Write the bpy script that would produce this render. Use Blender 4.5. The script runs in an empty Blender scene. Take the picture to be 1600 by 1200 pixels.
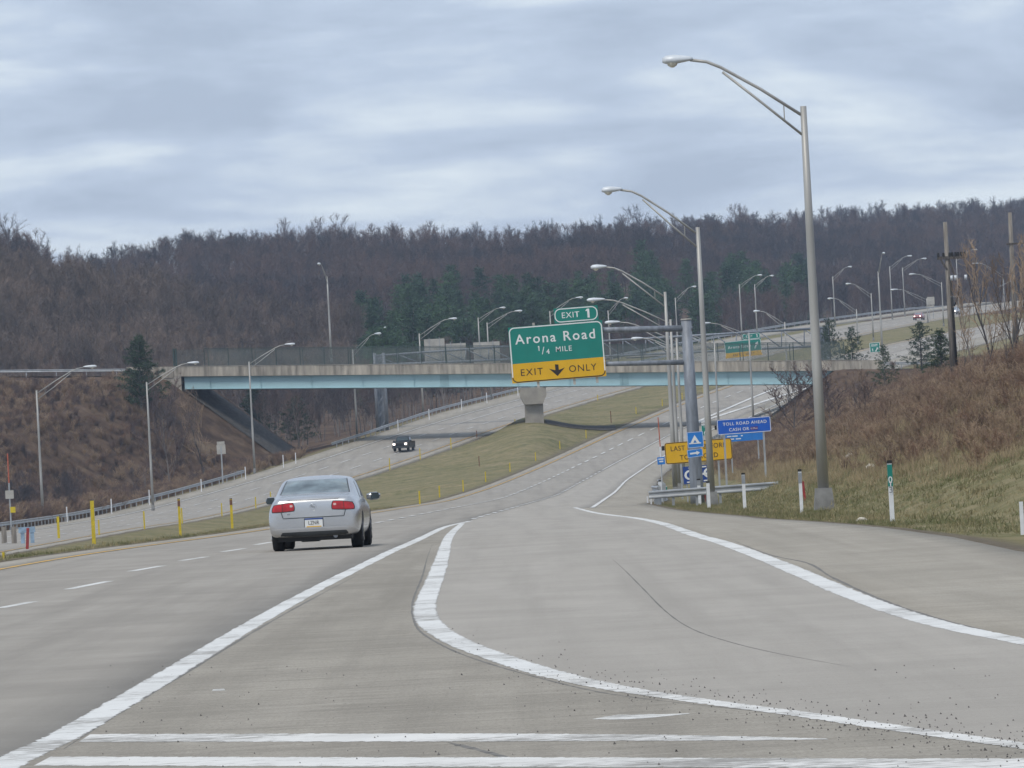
import bpy, bmesh, math, random
import numpy as np
from mathutils import Matrix, Vector, noise as mnoise
from mathutils.bvhtree import BVHTree
R = math.radians
random.seed(7)
rng = np.random.default_rng(7)
scene = bpy.context.scene
C = scene.collection
# ------------------------------------------------------------------ camera, sky, sun, exposure
FPX, EYE, PITCH, ROLL = 11000.0, 1.56, math.atan(111.4 / 11000), R(3.0)
cam_d = bpy.data.cameras.new('camera'); cam = bpy.data.objects.new('camera', cam_d); C.objects.link(cam)
cam_d.sensor_width = 36.0; cam_d.lens = 36.0 * FPX / 1600; cam_d.clip_start = 1.0; cam_d.clip_end = 9000
CM = (Matrix.Rotation(R(90) + PITCH, 3, 'X') @ Matrix.Rotation(-ROLL, 3, 'Z'))
cam.matrix_world = Matrix.Translation((0, 0, EYE)) @ CM.to_4x4()
scene.camera = cam
SUN_EL, SUN_AZ, SUN_STR = R(56), R(212), 1.5      # azimuth: where the sun stands, clockwise from +Y
world = bpy.data.worlds.new('World'); scene.world = world; world.use_nodes = True
nt = world.node_tree; nt.nodes.clear()
def wn(t, **k):
    n = nt.nodes.new(t)
    for a, b in k.items(): setattr(n, a, b)
    return n
out = wn('ShaderNodeOutputWorld'); bg = wn('ShaderNodeBackground'); bg.inputs[1].default_value = 0.1
sky = wn('ShaderNodeTexSky', sky_type='NISHITA'); sky.sun_disc = False; sky.sun_elevation = SUN_EL; sky.sun_rotation = SUN_AZ
geo = wn('ShaderNodeTexCoord'); sep = wn('ShaderNodeSeparateXYZ'); nt.links.new(geo.outputs['Generated'], sep.inputs[0])
def wm(op, a, b):
    n = wn('ShaderNodeMath', operation=op)
    for i, q in enumerate((a, b)):
        if isinstance(q, (int, float)): n.inputs[i].default_value = q
        else: nt.links.new(q, n.inputs[i])
    return n.outputs[0]
zz = wm('ADD', wm('MAXIMUM', sep.outputs[2], 0.0), 0.19)       # a flat cloud deck seen in perspective
cu = wm('DIVIDE', sep.outputs[0], zz); cv = wm('DIVIDE', sep.outputs[1], zz)
cmb = wn('ShaderNodeCombineXYZ'); nt.links.new(cu, cmb.inputs[0]); nt.links.new(cv, cmb.inputs[1]); cmb.inputs[2].default_value = 3.7
def cloud_noise(sc, det, rough, dist):
    n = wn('ShaderNodeTexNoise'); n.inputs['Scale'].default_value = sc; n.inputs['Detail'].default_value = det
    n.inputs['Roughness'].default_value = rough; n.inputs['Distortion'].default_value = dist
    nt.links.new(cmb.outputs[0], n.inputs['Vector']); return n.outputs[0]
cl = wm('ADD', wm('MULTIPLY', cloud_noise(4.3, 9, 0.53, 0.35), 0.84), wm('MULTIPLY', cloud_noise(19.0, 8, 0.6, 0.3), 0.16))
hzn = wm('MULTIPLY', wm('MAXIMUM', wm('SUBTRACT', 0.05, sep.outputs[2]), 0.0), 1.6)      # overcast pales toward the horizon
ramp = wn('ShaderNodeValToRGB'); nt.links.new(wm('ADD', cl, hzn), ramp.inputs[0])
e = ramp.color_ramp.elements
e[0].position = 0.40; e[0].color = (0.425, 0.505, 0.64, 1); e[1].position = 0.64; e[1].color = (0.76, 0.84, 0.91, 1)
m = e.new(0.50); m.color = (0.52, 0.61, 0.755, 1)
scl = wn('ShaderNodeVectorMath', operation='SCALE'); nt.links.new(ramp.outputs[0], scl.inputs[0]); scl.inputs['Scale'].default_value = 7.7
mixw = wn('ShaderNodeMix', data_type='RGBA'); mixw.inputs[0].default_value = 0.94
nt.links.new(sky.outputs[0], mixw.inputs[6]); nt.links.new(scl.outputs[0], mixw.inputs[7])
nt.links.new(mixw.outputs[2], bg.inputs[0]); nt.links.new(bg.outputs[0], out.inputs[0])
sun_d = bpy.data.lights.new('sun', 'SUN'); sun_d.energy = SUN_STR; sun_d.angle = R(16); sun_d.color = (1.0, 0.93, 0.82)
sun = bpy.data.objects.new('sun', sun_d); C.objects.link(sun)
sdir = Vector((math.sin(SUN_AZ) * math.cos(SUN_EL), math.cos(SUN_AZ) * math.cos(SUN_EL), math.sin(SUN_EL)))
sun.rotation_euler = sdir.to_track_quat('Z', 'Y').to_euler(); sun.location = (0, 0, 60)
vs = scene.view_settings; vs.view_transform = 'Standard'; vs.look = 'None'; vs.gamma = 1.0; vs.exposure = 0.47; vs.use_curve_mapping = False
scene.render.engine = 'CYCLES'; scene.cycles.max_bounces = 5; scene.cycles.transparent_max_bounces = 12
scene.cycles.use_denoising = True
# ------------------------------------------------------------------ helpers
def at(px, py, Y):
    d = CM @ Vector(((px - 800) / FPX, (600 - py) / FPX, -1.0)); k = Y / d.y
    return Vector((d.x * k, Y, EYE + d.z * k))
def ppm(Y): return FPX / Y
class MB:
    def __init__(s): s.v = []; s.f = []
    def add(s, vs, fs):
        o = len(s.v); s.v += [tuple(p) for p in vs]; s.f += [tuple(i + o for i in f) for f in fs]; return s
    def box(s, c, size, rz=0, taper=1.0, rx=0, ry=0):
        M = Matrix.Rotation(rz, 3, 'Z') @ Matrix.Rotation(ry, 3, 'Y') @ Matrix.Rotation(rx, 3, 'X'); c = Vector(c); vs = []
        for z in (-.5, .5):
            t = taper if z > 0 else 1
            for x, y in ((-.5, -.5), (.5, -.5), (.5, .5), (-.5, .5)):
                vs.append(c + M @ Vector((x * size[0] * t, y * size[1] * t, z * size[2])))
        return s.add(vs, [(3, 2, 1, 0), (4, 5, 6, 7), (0, 1, 5, 4), (1, 2, 6, 5), (2, 3, 7, 6), (3, 0, 4, 7)])
    def bar(s, a, b, w, h=None):
        a, b = Vector(a), Vector(b); d = (b - a); L = d.length; q = d.to_track_quat('Y', 'Z').to_matrix(); h = h or w; vs = []
        for y in (0, L):
            for x, z in ((-w / 2, -h / 2), (w / 2, -h / 2), (w / 2, h / 2), (-w / 2, h / 2)): vs.append(a + q @ Vector((x, y, z)))
        return s.add(vs, [(0, 1, 2, 3), (7, 6, 5, 4), (1, 0, 4, 5), (2, 1, 5, 6), (3, 2, 6, 7), (0, 3, 7, 4)])
    def tube(s, pts, rad, n=8, cap=True):
        pts = [Vector(p) for p in pts]; rad = rad if isinstance(rad, (list, tuple)) else [rad] * len(pts); vs = []; fs = []
        up = None
        for i, p in enumerate(pts):
            d = (pts[min(i + 1, len(pts) - 1)] - pts[max(i - 1, 0)]).normalized()
            if up is None: up = Vector((1, 0, 0)) if abs(d.x) < .9 else Vector((0, 1, 0))
            a = (up - d * up.dot(d)).normalized(); up = a; b = d.cross(a)
            for k in range(n):
                t = 2 * math.pi * k / n; vs.append(p + (a * math.cos(t) + b * math.sin(t)) * rad[i])
        for i in range(len(pts) - 1):
            for k in range(n):
                k2 = (k + 1) % n; fs.append((i * n + k, i * n + k2, (i + 1) * n + k2, (i + 1) * n + k))
        if cap: fs.append(tuple(range(n - 1, -1, -1))); fs.append(tuple((len(pts) - 1) * n + k for k in range(n)))
        return s.add(vs, fs)
    def prism(s, poly, ex):
        ex = Vector(ex); n = len(poly); vs = [Vector(p) for p in poly] + [Vector(p) + ex for p in poly]
        return s.add(vs, [tuple(range(n - 1, -1, -1)), tuple(range(n, 2 * n))] + [(i, (i + 1) % n, n + (i + 1) % n, n + i) for i in range(n)])
    def build(s, name, mat, parent=None, smooth=False, fix=False):
        me = bpy.data.meshes.new(name); me.from_pydata(s.v, [], s.f)
        if fix:
            bm = bmesh.new(); bm.from_mesh(me); bmesh.ops.recalc_face_normals(bm, faces=bm.faces); bm.to_mesh(me); bm.free()
        return link(name, me, mat, parent, smooth)
def link(name, me, mat, parent=None, smooth=False):
    if mat is not None and not me.materials: me.materials.append(mat)
    if smooth: me.polygons.foreach_set('use_smooth', [True] * len(me.polygons))
    o = bpy.data.objects.new(name, me); C.objects.link(o); o.parent = parent
    return o
def np_mesh(name, V, F, quads=True):
    k = 4 if quads else 3; V = np.asarray(V, np.float32); F = np.asarray(F, np.int32)
    me = bpy.data.meshes.new(name); me.vertices.add(len(V)); me.vertices.foreach_set('co', V.ravel())
    me.loops.add(F.size); me.loops.foreach_set('vertex_index', F.ravel()); me.polygons.add(len(F))
    me.polygons.foreach_set('loop_start', np.arange(0, F.size, k, dtype=np.int32)); me.update(calc_edges=True); return me
def tag(o, label=None, cat=None, group=None, kind=None):
    if label: o['label'] = label
    if cat: o['category'] = cat
    if group: o['group'] = group
    if kind: o['kind'] = kind
    return o
def thing(name, label, cat, loc=(0, 0, 0), rz=0, group=None):
    o = bpy.data.objects.new(name, None); C.objects.link(o); o.location = loc; o.rotation_euler = (0, 0, rz); o.empty_display_size = .2
    return tag(o, label, cat, group)
def copy_tree(o, parent=None):
    c = o.copy(); C.objects.link(c); c.parent = parent
    for ch in list(o.children): copy_tree(ch, c)
    return c
ORD = ['first', 'second', 'third', 'fourth', 'fifth', 'sixth', 'seventh', 'eighth', 'ninth', 'tenth', 'eleventh', 'twelfth', 'thirteenth',
       'fourteenth', 'fifteenth', 'sixteenth', 'seventeenth', 'eighteenth', 'nineteenth', 'twentieth']
# ------------------------------------------------------------------ materials
def newmat(name):
    m = bpy.data.materials.new(name); m.use_nodes = True; n = m.node_tree; return m, n, n.nodes['Principled BSDF']
def mat(name, col, rough=.6, metal=0.0, var=.12, scale=3.0, spec=.5, col2=None, bump=0.0, emit=None, alpha=None, coat=0, objrand=0, stretch=None, patch=0):
    m, n, b = newmat(name); N = n.nodes; L = n.links
    b.inputs['Roughness'].default_value = rough; b.inputs['Metallic'].default_value = metal; b.inputs['Specular IOR Level'].default_value = spec
    b.inputs['Coat Weight'].default_value = coat
    tc = N.new('ShaderNodeTexCoord'); nz = N.new('ShaderNodeTexNoise'); nz.inputs['Scale'].default_value = scale; nz.inputs['Detail'].default_value = 6
    if stretch:
        mp = N.new('ShaderNodeMapping'); mp.inputs['Scale'].default_value = stretch; L.new(tc.outputs['Object'], mp.inputs[0]); L.new(mp.outputs[0], nz.inputs['Vector'])
    else: L.new(tc.outputs['Object'], nz.inputs['Vector'])
    mx = N.new('ShaderNodeMix'); mx.data_type = 'RGBA'
    c2 = col2 or tuple(c * (1 - 2 * var) for c in col); c1 = col if col2 else tuple(min(1, c * (1 + var * .6)) for c in col)
    mx.inputs[6].default_value = (*c1, 1); mx.inputs[7].default_value = (*c2, 1)
    rp = N.new('ShaderNodeMapRange'); rp.inputs[1].default_value = .3; rp.inputs[2].default_value = .7; L.new(nz.outputs[0], rp.inputs[0])
    if objrand:
        oi = N.new('ShaderNodeObjectInfo'); ad = N.new('ShaderNodeMath'); ad.operation = 'MULTIPLY_ADD'
        L.new(oi.outputs['Random'], ad.inputs[0]); ad.inputs[1].default_value = objrand; L.new(rp.outputs[0], ad.inputs[2])
        su = N.new('ShaderNodeMath'); su.operation = 'SUBTRACT'; su.use_clamp = True; L.new(ad.outputs[0], su.inputs[0]); su.inputs[1].default_value = objrand / 2
        L.new(su.outputs[0], mx.inputs[0])
        if patch:
            gp_ = N.new('ShaderNodeNewGeometry'); wz = N.new('ShaderNodeTexNoise'); wz.inputs['Scale'].default_value = patch; wz.inputs['Detail'].default_value = 4; L.new(gp_.outputs['Position'], wz.inputs['Vector'])
            w2 = N.new('ShaderNodeMapRange'); w2.inputs[1].default_value = .36; w2.inputs[2].default_value = .64; w2.inputs[3].default_value = -.55; w2.inputs[4].default_value = .55; L.new(wz.outputs[0], w2.inputs[0])
            w3 = N.new('ShaderNodeMath'); w3.operation = 'ADD'; L.new(w2.outputs[0], w3.inputs[0]); L.new(ad.outputs[0], w3.inputs[1]); L.new(w3.outputs[0], su.inputs[0])
    else: L.new(rp.outputs[0], mx.inputs[0])
    L.new(mx.outputs[2], b.inputs['Base Color'])
    if bump:
        bp = N.new('ShaderNodeBump'); bp.inputs['Strength'].default_value = bump; bp.inputs['Distance'].default_value = .05
        L.new(nz.outputs[0], bp.inputs['Height']); L.new(bp.outputs[0], b.inputs['Normal'])
    if emit: b.inputs['Emission Color'].default_value = (*emit[0], 1); b.inputs['Emission Strength'].default_value = emit[1]
    if alpha is not None: b.inputs['Alpha'].default_value = alpha
    return m
def paving(name, base, dark, light, spots=.5, tint=None):
    """worn pavement: broad stains, tyre-polished streaks along the road, fine grit"""
    m, n, b = newmat(name); N = n.nodes; L = n.links
    tc = N.new('ShaderNodeTexCoord')
    def nz(scale, det, st=None, rough=.6):
        x = N.new('ShaderNodeTexNoise'); x.inputs['Scale'].default_value = scale; x.inputs['Detail'].default_value = det; x.inputs['Roughness'].default_value = rough
        if st:
            mp = N.new('ShaderNodeMapping'); mp.inputs['Scale'].default_value = st; L.new(tc.outputs['Object'], mp.inputs[0]); L.new(mp.outputs[0], x.inputs['Vector'])
        else: L.new(tc.outputs['Object'], x.inputs['Vector'])
        return x.outputs[0]
    def mr(v, a, c, d=0, e=1):
        x = N.new('ShaderNodeMapRange'); x.inputs[1].default_value = a; x.inputs[2].default_value = c; x.inputs[3].default_value = d; x.inputs[4].default_value = e
        L.new(v, x.inputs[0]); return x.outputs[0]
    def mix(f, a, c):
        x = N.new('ShaderNodeMix'); x.data_type = 'RGBA'; L.new(f, x.inputs[0])
        for i, q in ((6, a), (7, c)):
            if isinstance(q, tuple): x.inputs[i].default_value = (*q, 1)
            else: L.new(q, x.inputs[i])
        return x.outputs[2]
    c = mix(mr(nz(.35, 6), .35, .7, 0, .75), base, dark)
    c = mix(mr(nz(1.0, 5, (1.5, .02, 1)), .45, .68, 0, .75), c, dark)
    c = mix(mr(nz(.8, 5, (1.3, .1, 1)), .5, .8, 0, .6), c, light)
    c = mix(mr(nz(2.2, 6, (.5, 1.3, 1)), .50, .72, 0, .65 * spots), c, dark)
    c = mix(mr(nz(3.4, 7, (.4, 1.5, 1), .75), .52, .7, 0, .55 * spots), c, light)
    c = mix(mr(nz(9, 6, (.6, 1, 1), .75), .5, .7, 0, .5 * spots), c, dark)
    c = mix(mr(nz(38, 4), .50, .68, 0, .6 * spots), c, tuple(x * .6 for x in dark))
    c = mix(mr(nz(55, 3), .58, .75, 0, .4 * spots), c, tuple(min(1, x * 1.5) for x in light))
    L.new(c, b.inputs['Base Color']); b.inputs['Roughness'].default_value = .85; b.inputs['Specular IOR Level'].default_value = .25
    bp = N.new('ShaderNodeBump'); bp.inputs['Strength'].default_value = .35; bp.inputs['Distance'].default_value = .01; L.new(nz(60, 4), bp.inputs['Height']); L.new(bp.outputs[0], b.inputs['Normal'])
    return m
def paint(name, col, under, wear=.45, sc=6, st=None, chip=1.0):
    m, n, b = newmat(name); N = n.nodes; L = n.links
    tc = N.new('ShaderNodeTexCoord'); mp = N.new('ShaderNodeMapping'); mp.inputs['Scale'].default_value = st or (1, 1, 1); L.new(tc.outputs['Object'], mp.inputs[0])
    a = N.new('ShaderNodeTexNoise'); a.inputs['Scale'].default_value = sc; a.inputs['Detail'].default_value = 8; a.inputs['Roughness'].default_value = .72; L.new(mp.outputs[0], a.inputs['Vector'])
    bgn = N.new('ShaderNodeTexNoise'); bgn.inputs['Scale'].default_value = .45; bgn.inputs['Detail'].default_value = 4; L.new(tc.outputs['Object'], bgn.inputs['Vector'])
    aw = N.new('ShaderNodeMath'); aw.operation = 'MULTIPLY_ADD'; L.new(bgn.outputs[0], aw.inputs[0]); aw.inputs[1].default_value = .55; L.new(a.outputs[0], aw.inputs[2]); aw2 = N.new('ShaderNodeMath'); aw2.operation = 'SUBTRACT'; L.new(aw.outputs[0], aw2.inputs[0]); aw2.inputs[1].default_value = .275
    r = N.new('ShaderNodeMapRange'); r.inputs[1].default_value = 1 - wear; r.inputs[2].default_value = 1 - wear + .07; L.new(aw2.outputs[0], r.inputs[0])
    x = N.new('ShaderNodeMix'); x.data_type = 'RGBA'; x.inputs[6].default_value = (*col, 1); x.inputs[7].default_value = (*under, 1); L.new(r.outputs[0], x.inputs[0])
    a2 = N.new('ShaderNodeTexNoise'); a2.inputs['Scale'].default_value = 1.3; a2.inputs['Detail'].default_value = 5; L.new(tc.outputs['Object'], a2.inputs['Vector'])
    r2 = N.new('ShaderNodeMapRange'); r2.inputs[1].default_value = .45; r2.inputs[2].default_value = .8; r2.inputs[4].default_value = .5; L.new(a2.outputs[0], r2.inputs[0])
    y = N.new('ShaderNodeMix'); y.data_type = 'RGBA'; L.new(r2.outputs[0], y.inputs[0]); L.new(x.outputs[2], y.inputs[6]); y.inputs[7].default_value = (*tuple(.6 * p + .4 * q for p, q in zip(under, col)), 1)
    L.new(y.outputs[2], b.inputs['Base Color']); b.inputs['Roughness'].default_value = .7
    ac = N.new('ShaderNodeAttribute'); ac.attribute_name = 'across'; ab = N.new('ShaderNodeMath'); ab.operation = 'ABSOLUTE'; L.new(ac.outputs['Fac'], ab.inputs[0])   # chipped edges: bare pavement shows
    en = N.new('ShaderNodeTexNoise'); en.inputs['Scale'].default_value = 9; en.inputs['Detail'].default_value = 7; en.inputs['Roughness'].default_value = .7; L.new(tc.outputs['Object'], en.inputs['Vector'])
    e1 = N.new('ShaderNodeMath'); e1.operation = 'MULTIPLY_ADD'; L.new(en.outputs[0], e1.inputs[0]); e1.inputs[1].default_value = chip; L.new(ab.outputs[0], e1.inputs[2])
    e2 = N.new('ShaderNodeMath'); e2.operation = 'LESS_THAN'; L.new(e1.outputs[0], e2.inputs[0]); e2.inputs[1].default_value = .93 + chip * .5
    if chip: L.new(e2.outputs[0], b.inputs['Alpha'])
    return m
M = {}
M['lane'] = paving('worn_asphalt', (.345, .318, .280), (.248, .228, .20), (.41, .382, .34), .5)
M['ramp'] = paving('ramp_concrete', (.39, .362, .322), (.305, .282, .25), (.45, .42, .378), .6)
M['gore'] = paving('gore_concrete', (.352, .322, .272), (.225, .204, .17), (.435, .40, .345), 1.3)
M['shoulder'] = paving('shoulder_concrete', (.375, .342, .288), (.262, .238, .198), (.445, .41, .352), 1.1)
M['white'] = paint('white_road_paint', (.68, .68, .66), (.30, .285, .26), .465, 7, (.7, 1.5, 1))
M['white_worn'] = paint('worn_white_paint', (.70, .69, .66), (.27, .255, .23), .49, 9, (.5, 1.6, 1))
M['yellow'] = paint('yellow_road_paint', (.62, .36, .06), (.33, .29, .23), .45, 5, (1, .3, 1))
M['crack'] = mat('tar_seam', (.20, .188, .17), .9, var=.3, scale=8)
M['galv'] = mat('galvanised_steel', (.40, .42, .44), .5, .35, .14, 1.5)
M['pole'] = mat('aluminium_pole', (.42, .415, .395), .5, .3, .12, .8, stretch=(3, 3, .4))
M['pole_base'] = mat('grey_pole_base', (.24, .24, .235), .6, .2, .2, 3)
M['lamp_head'] = mat('lamp_housing', (.62, .66, .70), .45, .1, .08, 4)
M['lamp_lens'] = mat('lamp_glass', (.75, .72, .62), .15, 0, .15, 12)
M['gantry'] = mat('weathered_gantry_steel', (.25, .275, .315), .55, .25, .22, 1.4, stretch=(4, 4, .8))
M['girder'] = mat('pale_blue_paint', (.36, .54, .59), .5, 0, .07, .35, stretch=(1, 1, 3))
M['girder_d'] = mat('blue_paint_bearing', (.27, .42, .46), .55, 0, .1, .8)
M['concrete'] = mat('stained_concrete', (.40, .365, .31), .9, 0, .3, 1.1, bump=.2, stretch=(1.6, 1, .25))
M['concrete_l'] = mat('pale_concrete', (.35, .325, .285), .9, 0, .16, .8, bump=.2)
M['shaded_slope_stone'] = mat('shade_toned_paving_stone', (.085, .08, .075), .95, 0, .3, 2.5, bump=.5)  # base colour lowered to carry the deep shadow under the bridge
M['green'] = mat('green_sign_sheet', (.004, .205, .165), .4, 0, .05, 2)
M['amber'] = mat('amber_sign_sheet', (.70, .40, .006), .4, 0, .05, 2)
M['blue'] = mat('blue_sign_sheet', (.006, .10, .52), .4, 0, .06, 3)
M['lblue'] = mat('light_blue_sign_sheet', (.015, .19, .60), .4, 0, .06, 3)
M['dblue'] = mat('navy_sign_sheet', (.012, .055, .26), .45, 0, .08, 3)
M['swhite'] = mat('white_sign_sheet', (.74, .76, .76), .4, 0, .05, 3)
M['sblack'] = mat('black_sign_sheet', (.022, .014, .012), .5, 0, .1, 3)
M['purple'] = mat('purple_sign_sheet', (.08, .03, .22), .5, 0, .1, 3)
M['alu'] = mat('bare_sign_back', (.47, .45, .41), .55, .2, .12, 1.2)
M['wpost'] = mat('white_marker_post', (.72, .74, .77), .5, 0, .08, 5)
M['ypost'] = mat('yellow_marker_post', (.60, .46, .012), .5, 0, .14, 6)
M['bpost'] = mat('brown_marker_post', (.17, .07, .035), .6, 0, .2, 6)
M['rpost'] = mat('red_marker_post', (.32, .035, .035), .5, 0, .2, 6)
M['orange'] = mat('orange_marker_rod', (.50, .12, .06), .5, 0, .15, 6)
M['greymark'] = mat('grey_reflector', (.30, .32, .35), .4, .2, .1, 6)
M['black'] = mat('black_rubber', (.016, .016, .017), .7, 0, .2, 6)
M['wood'] = mat('weathered_wood', (.26, .235, .205), .9, 0, .25, 2, bump=.3, stretch=(6, 6, .5))
M['dwood'] = mat('dark_timber', (.115, .10, .09), .9, 0, .3, 3, bump=.3, stretch=(5, 5, .6))
M['fence'] = mat('green_fence_post', (.045, .075, .068), .6, .1, .12, 3)
M['mailblue'] = mat('faded_blue_metal', (.30, .42, .55), .5, .1, .2, 3)
M['silver'] = mat('silver_car_paint', (.55, .555, .565), .27, .85, .03, 2, coat=.2)
M['silver_lid'] = mat('silver_lid_paint', (.58, .585, .595), .27, .8, .03, 2, coat=.2)
M['glass'] = mat('car_glass', (.17, .22, .24), .08, 0, .3, 3, spec=.9)
M['glass_side'] = mat('dark_car_glass', (.014, .018, .022), .08, 0, .2, 2, spec=.6)
M['tail'] = mat('red_tail_lens', (.46, .014, .022), .18, 0, .2, 8, spec=.6)
M['tailclear'] = mat('pale_lens', (.62, .42, .40), .15, 0, .1, 10)
M['chrome'] = mat('chrome_trim', (.55, .56, .58), .18, .9, .05, 3)
M['tyre'] = mat('tyre_rubber', (.014, .014, .015), .85, 0, .2, 8)
M['trim'] = mat('dark_trim', (.03, .034, .038), .5, 0, .2, 5)
M['mirror'] = mat('mirror_dark', (.055, .075, .085), .12, .3, .2, 3)
M['blackpaint'] = mat('black_car_paint', (.008, .010, .013), .4, 0, .1, 2, spec=.3)
M['redpaint'] = mat('red_car_paint', (.30, .03, .03), .3, .1, .1, 2, coat=.5)
M['head'] = mat('lit_headlight', (.9, .85, .8), .2, 0, .03, 2, emit=((1.0, .86, .76), 2.4))
M['bark'] = mat('grey_bark', (.20, .18, .168), .95, 0, .3, 2.0, objrand=1.2, col2=(.062, .054, .054), patch=.02)
M['twig'] = mat('winter_twigs', (.150, .102, .088), .95, 0, .2, .25, objrand=1.0, col2=(.056, .051, .058), patch=.014)
M['twig_brown'] = mat('brown_winter_twigs', (.235, .18, .148), .95, 0, .2, .25, objrand=1.0, col2=(.112, .094, .087), patch=.03)
M['brush'] = mat('dead_brush', (.36, .265, .18), .95, 0, .2, .6, objrand=1.0, col2=(.17, .118, .082), patch=.06)
M['brush_red'] = mat('reddish_brush', (.25, .155, .105), .95, 0, .2, .6, objrand=1.0, col2=(.135, .09, .066))
M['needle'] = mat('pine_needles', (.045, .075, .034), .9, 0, .2, .8, objrand=1.0, col2=(.020, .040, .026))
M['needle_far'] = mat('far_pine_needles', (.066, .128, .056), .9, 0, .2, .2, objrand=1.0, col2=(.028, .066, .038))
M['grass'] = mat('winter_grass_blades', (.285, .24, .135), .95, 0, .2, .35, objrand=1.0, col2=(.125, .138, .058), patch=.12)
M['litter'] = mat('litter_plastic', (.62, .58, .5), .5, 0, .25, 8)
M['stone'] = mat('road_grit', (.17, .16, .15), .9, 0, .4, 9)
# ------------------------------------------------------------------ alignment of the two carriageways and the lie of the land
YG = np.arange(0, 1701, 1.0)
def box_smooth(a, w):
    k = np.ones(w) / w; p = np.pad(a, w, mode='reflect', reflect_type='odd'); return np.convolve(p, k, 'same')[w:-w]
def profile(tab, w):
    P = [at(*t) for t in tab]; Y = [p.y for p in P]; X = [p.x for p in P]; Z = [p.z for p in P]
    i = len(Y) - 1
    Y = [0] + Y + [1750]; X = [X[0] - (X[1] - X[0]) / (Y[2] - Y[1]) * Y[1]] + X + [X[i] + (X[i] - X[i - 1]) / (Y[i + 1] - Y[i]) * (1750 - Y[i + 1])]
    Z = [Z[0]] + Z + [Z[i] + .03 * (1750 - Y[-2])]
    return box_smooth(box_smooth(np.interp(YG, Y, X), w), w), box_smooth(box_smooth(np.interp(YG, Y, Z), w), w)
EB = [(0, 945, 87), (388, 855, 139), (562, 822.5, 240), (787, 778.5, 480), (836, 759, 590), (896, 731, 690), (966, 697, 757), (1007, 676, 787),
      (1148, 614.5, 875), (1250, 580, 940), (1390, 545, 1045), (1520, 517, 1150), (1600, 503, 1230)]
WB = [(125, 830, 490), (205, 820, 550), (302.5, 802, 640), (371, 785, 690), (470, 757.5, 725), (543, 735, 750), (623, 708, 778), (683, 686, 804), (816, 643, 868), (958, 604, 955),
      (1130, 562, 1070), (1330, 520, 1230), (1440, 499, 1330), (1600, 476, 1480)]
EX, EZ = profile(EB, 41); WX, WZ = profile(WB, 41)
EZ[:140] = np.minimum(EZ[:140], 0.0) * 0
EZ = box_smooth(EZ, 31); EZ[:120] = 0
def xE(Y): return np.interp(Y, YG, EX)
def zE(Y): return np.interp(Y, YG, EZ)
def xW(Y): return np.interp(Y, YG, WX)
def zW(Y): return np.interp(Y, YG, WZ)
def eL(Y): return xE(Y) - 4.75
def eR(Y):
    far = xE(Y) + 10.3 + np.interp(Y, [790, 880], [0, 3.5])
    return np.where(np.asarray(Y) < 320, np.interp(Y, [0, 60, 90, 105, 120, 150, 200, 295, 320], [9.0, 7.2, 6.35, 6.45, 6.2, 5.15, 5.2, 5.35, xE(320) + 10.3]), far)
def wR(Y): return xW(Y) + 5.0
def wL(Y): return xW(Y) - 10.4 - np.interp(Y, [820, 880], [0, 1.6])
def yB(x): return 802 - .36 * (np.asarray(x) + 8)            # line of the overbridge's near face
GB0, GB1 = at(288, 608, 812), at(1272, 600, 787)            # underside of the girder at both ends
def zB(x): return GB0.z + (np.asarray(x) - GB0.x) * (GB1.z - GB0.z) / (GB1.x - GB0.x)      # girder underside
DECK = 1.62                                                 # girder underside to road surface of the bridge
RIDGE = [(-900, 300, 1500), (-300, 318, 1350), (0, 322, 1300), (55, 332, 1320), (100, 372, 1420), (150, 384, 1560), (200, 374, 1700), (300, 355, 1800), (450, 348, 1850), (550, 342, 1850),
         (650, 347, 1850), (800, 352, 1850), (860, 342, 1800), (950, 333, 1820), (1000, 328, 1850), (1100, 332, 2000), (1160, 325, 2150), (1250, 322, 2300),
         (1400, 311, 2350), (1600, 304, 2400), (2000, 290, 2400), (2700, 300, 2400)]
RP = np.array([r[0] for r in RIDGE], float); RY = np.array([r[2] for r in RIDGE], float)
RZ = np.array([at(r[0], r[1], r[2]).z - (13.5 if r[0] < 120 else 11.0) for r in RIDGE])
SPP = [-400, -100, 100, 270, 400, 560, 700, 780]; SPZ = [at(p, r, float(np.interp(p, [0, 700], [1090, 1190]))).z - 6.0 for p, r in zip(SPP, (360, 385, 404, 442, 476, 512, 548, 590))]
def sstep(a, b, t): t = np.clip((t - a) / (b - a), 0, 1); return t * t * (3 - 2 * t)
def vnoise(x, y, s, seed=0):
    return (np.sin(x * s * 1.3 + seed) * np.cos(y * s * .9 + seed * 2) + .5 * np.sin(x * s * 2.9 + y * s * 1.7 + seed * 3) + .35 * np.cos(x * s * 4.3 - y * s * 5.1 + seed)) / 1.85
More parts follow.
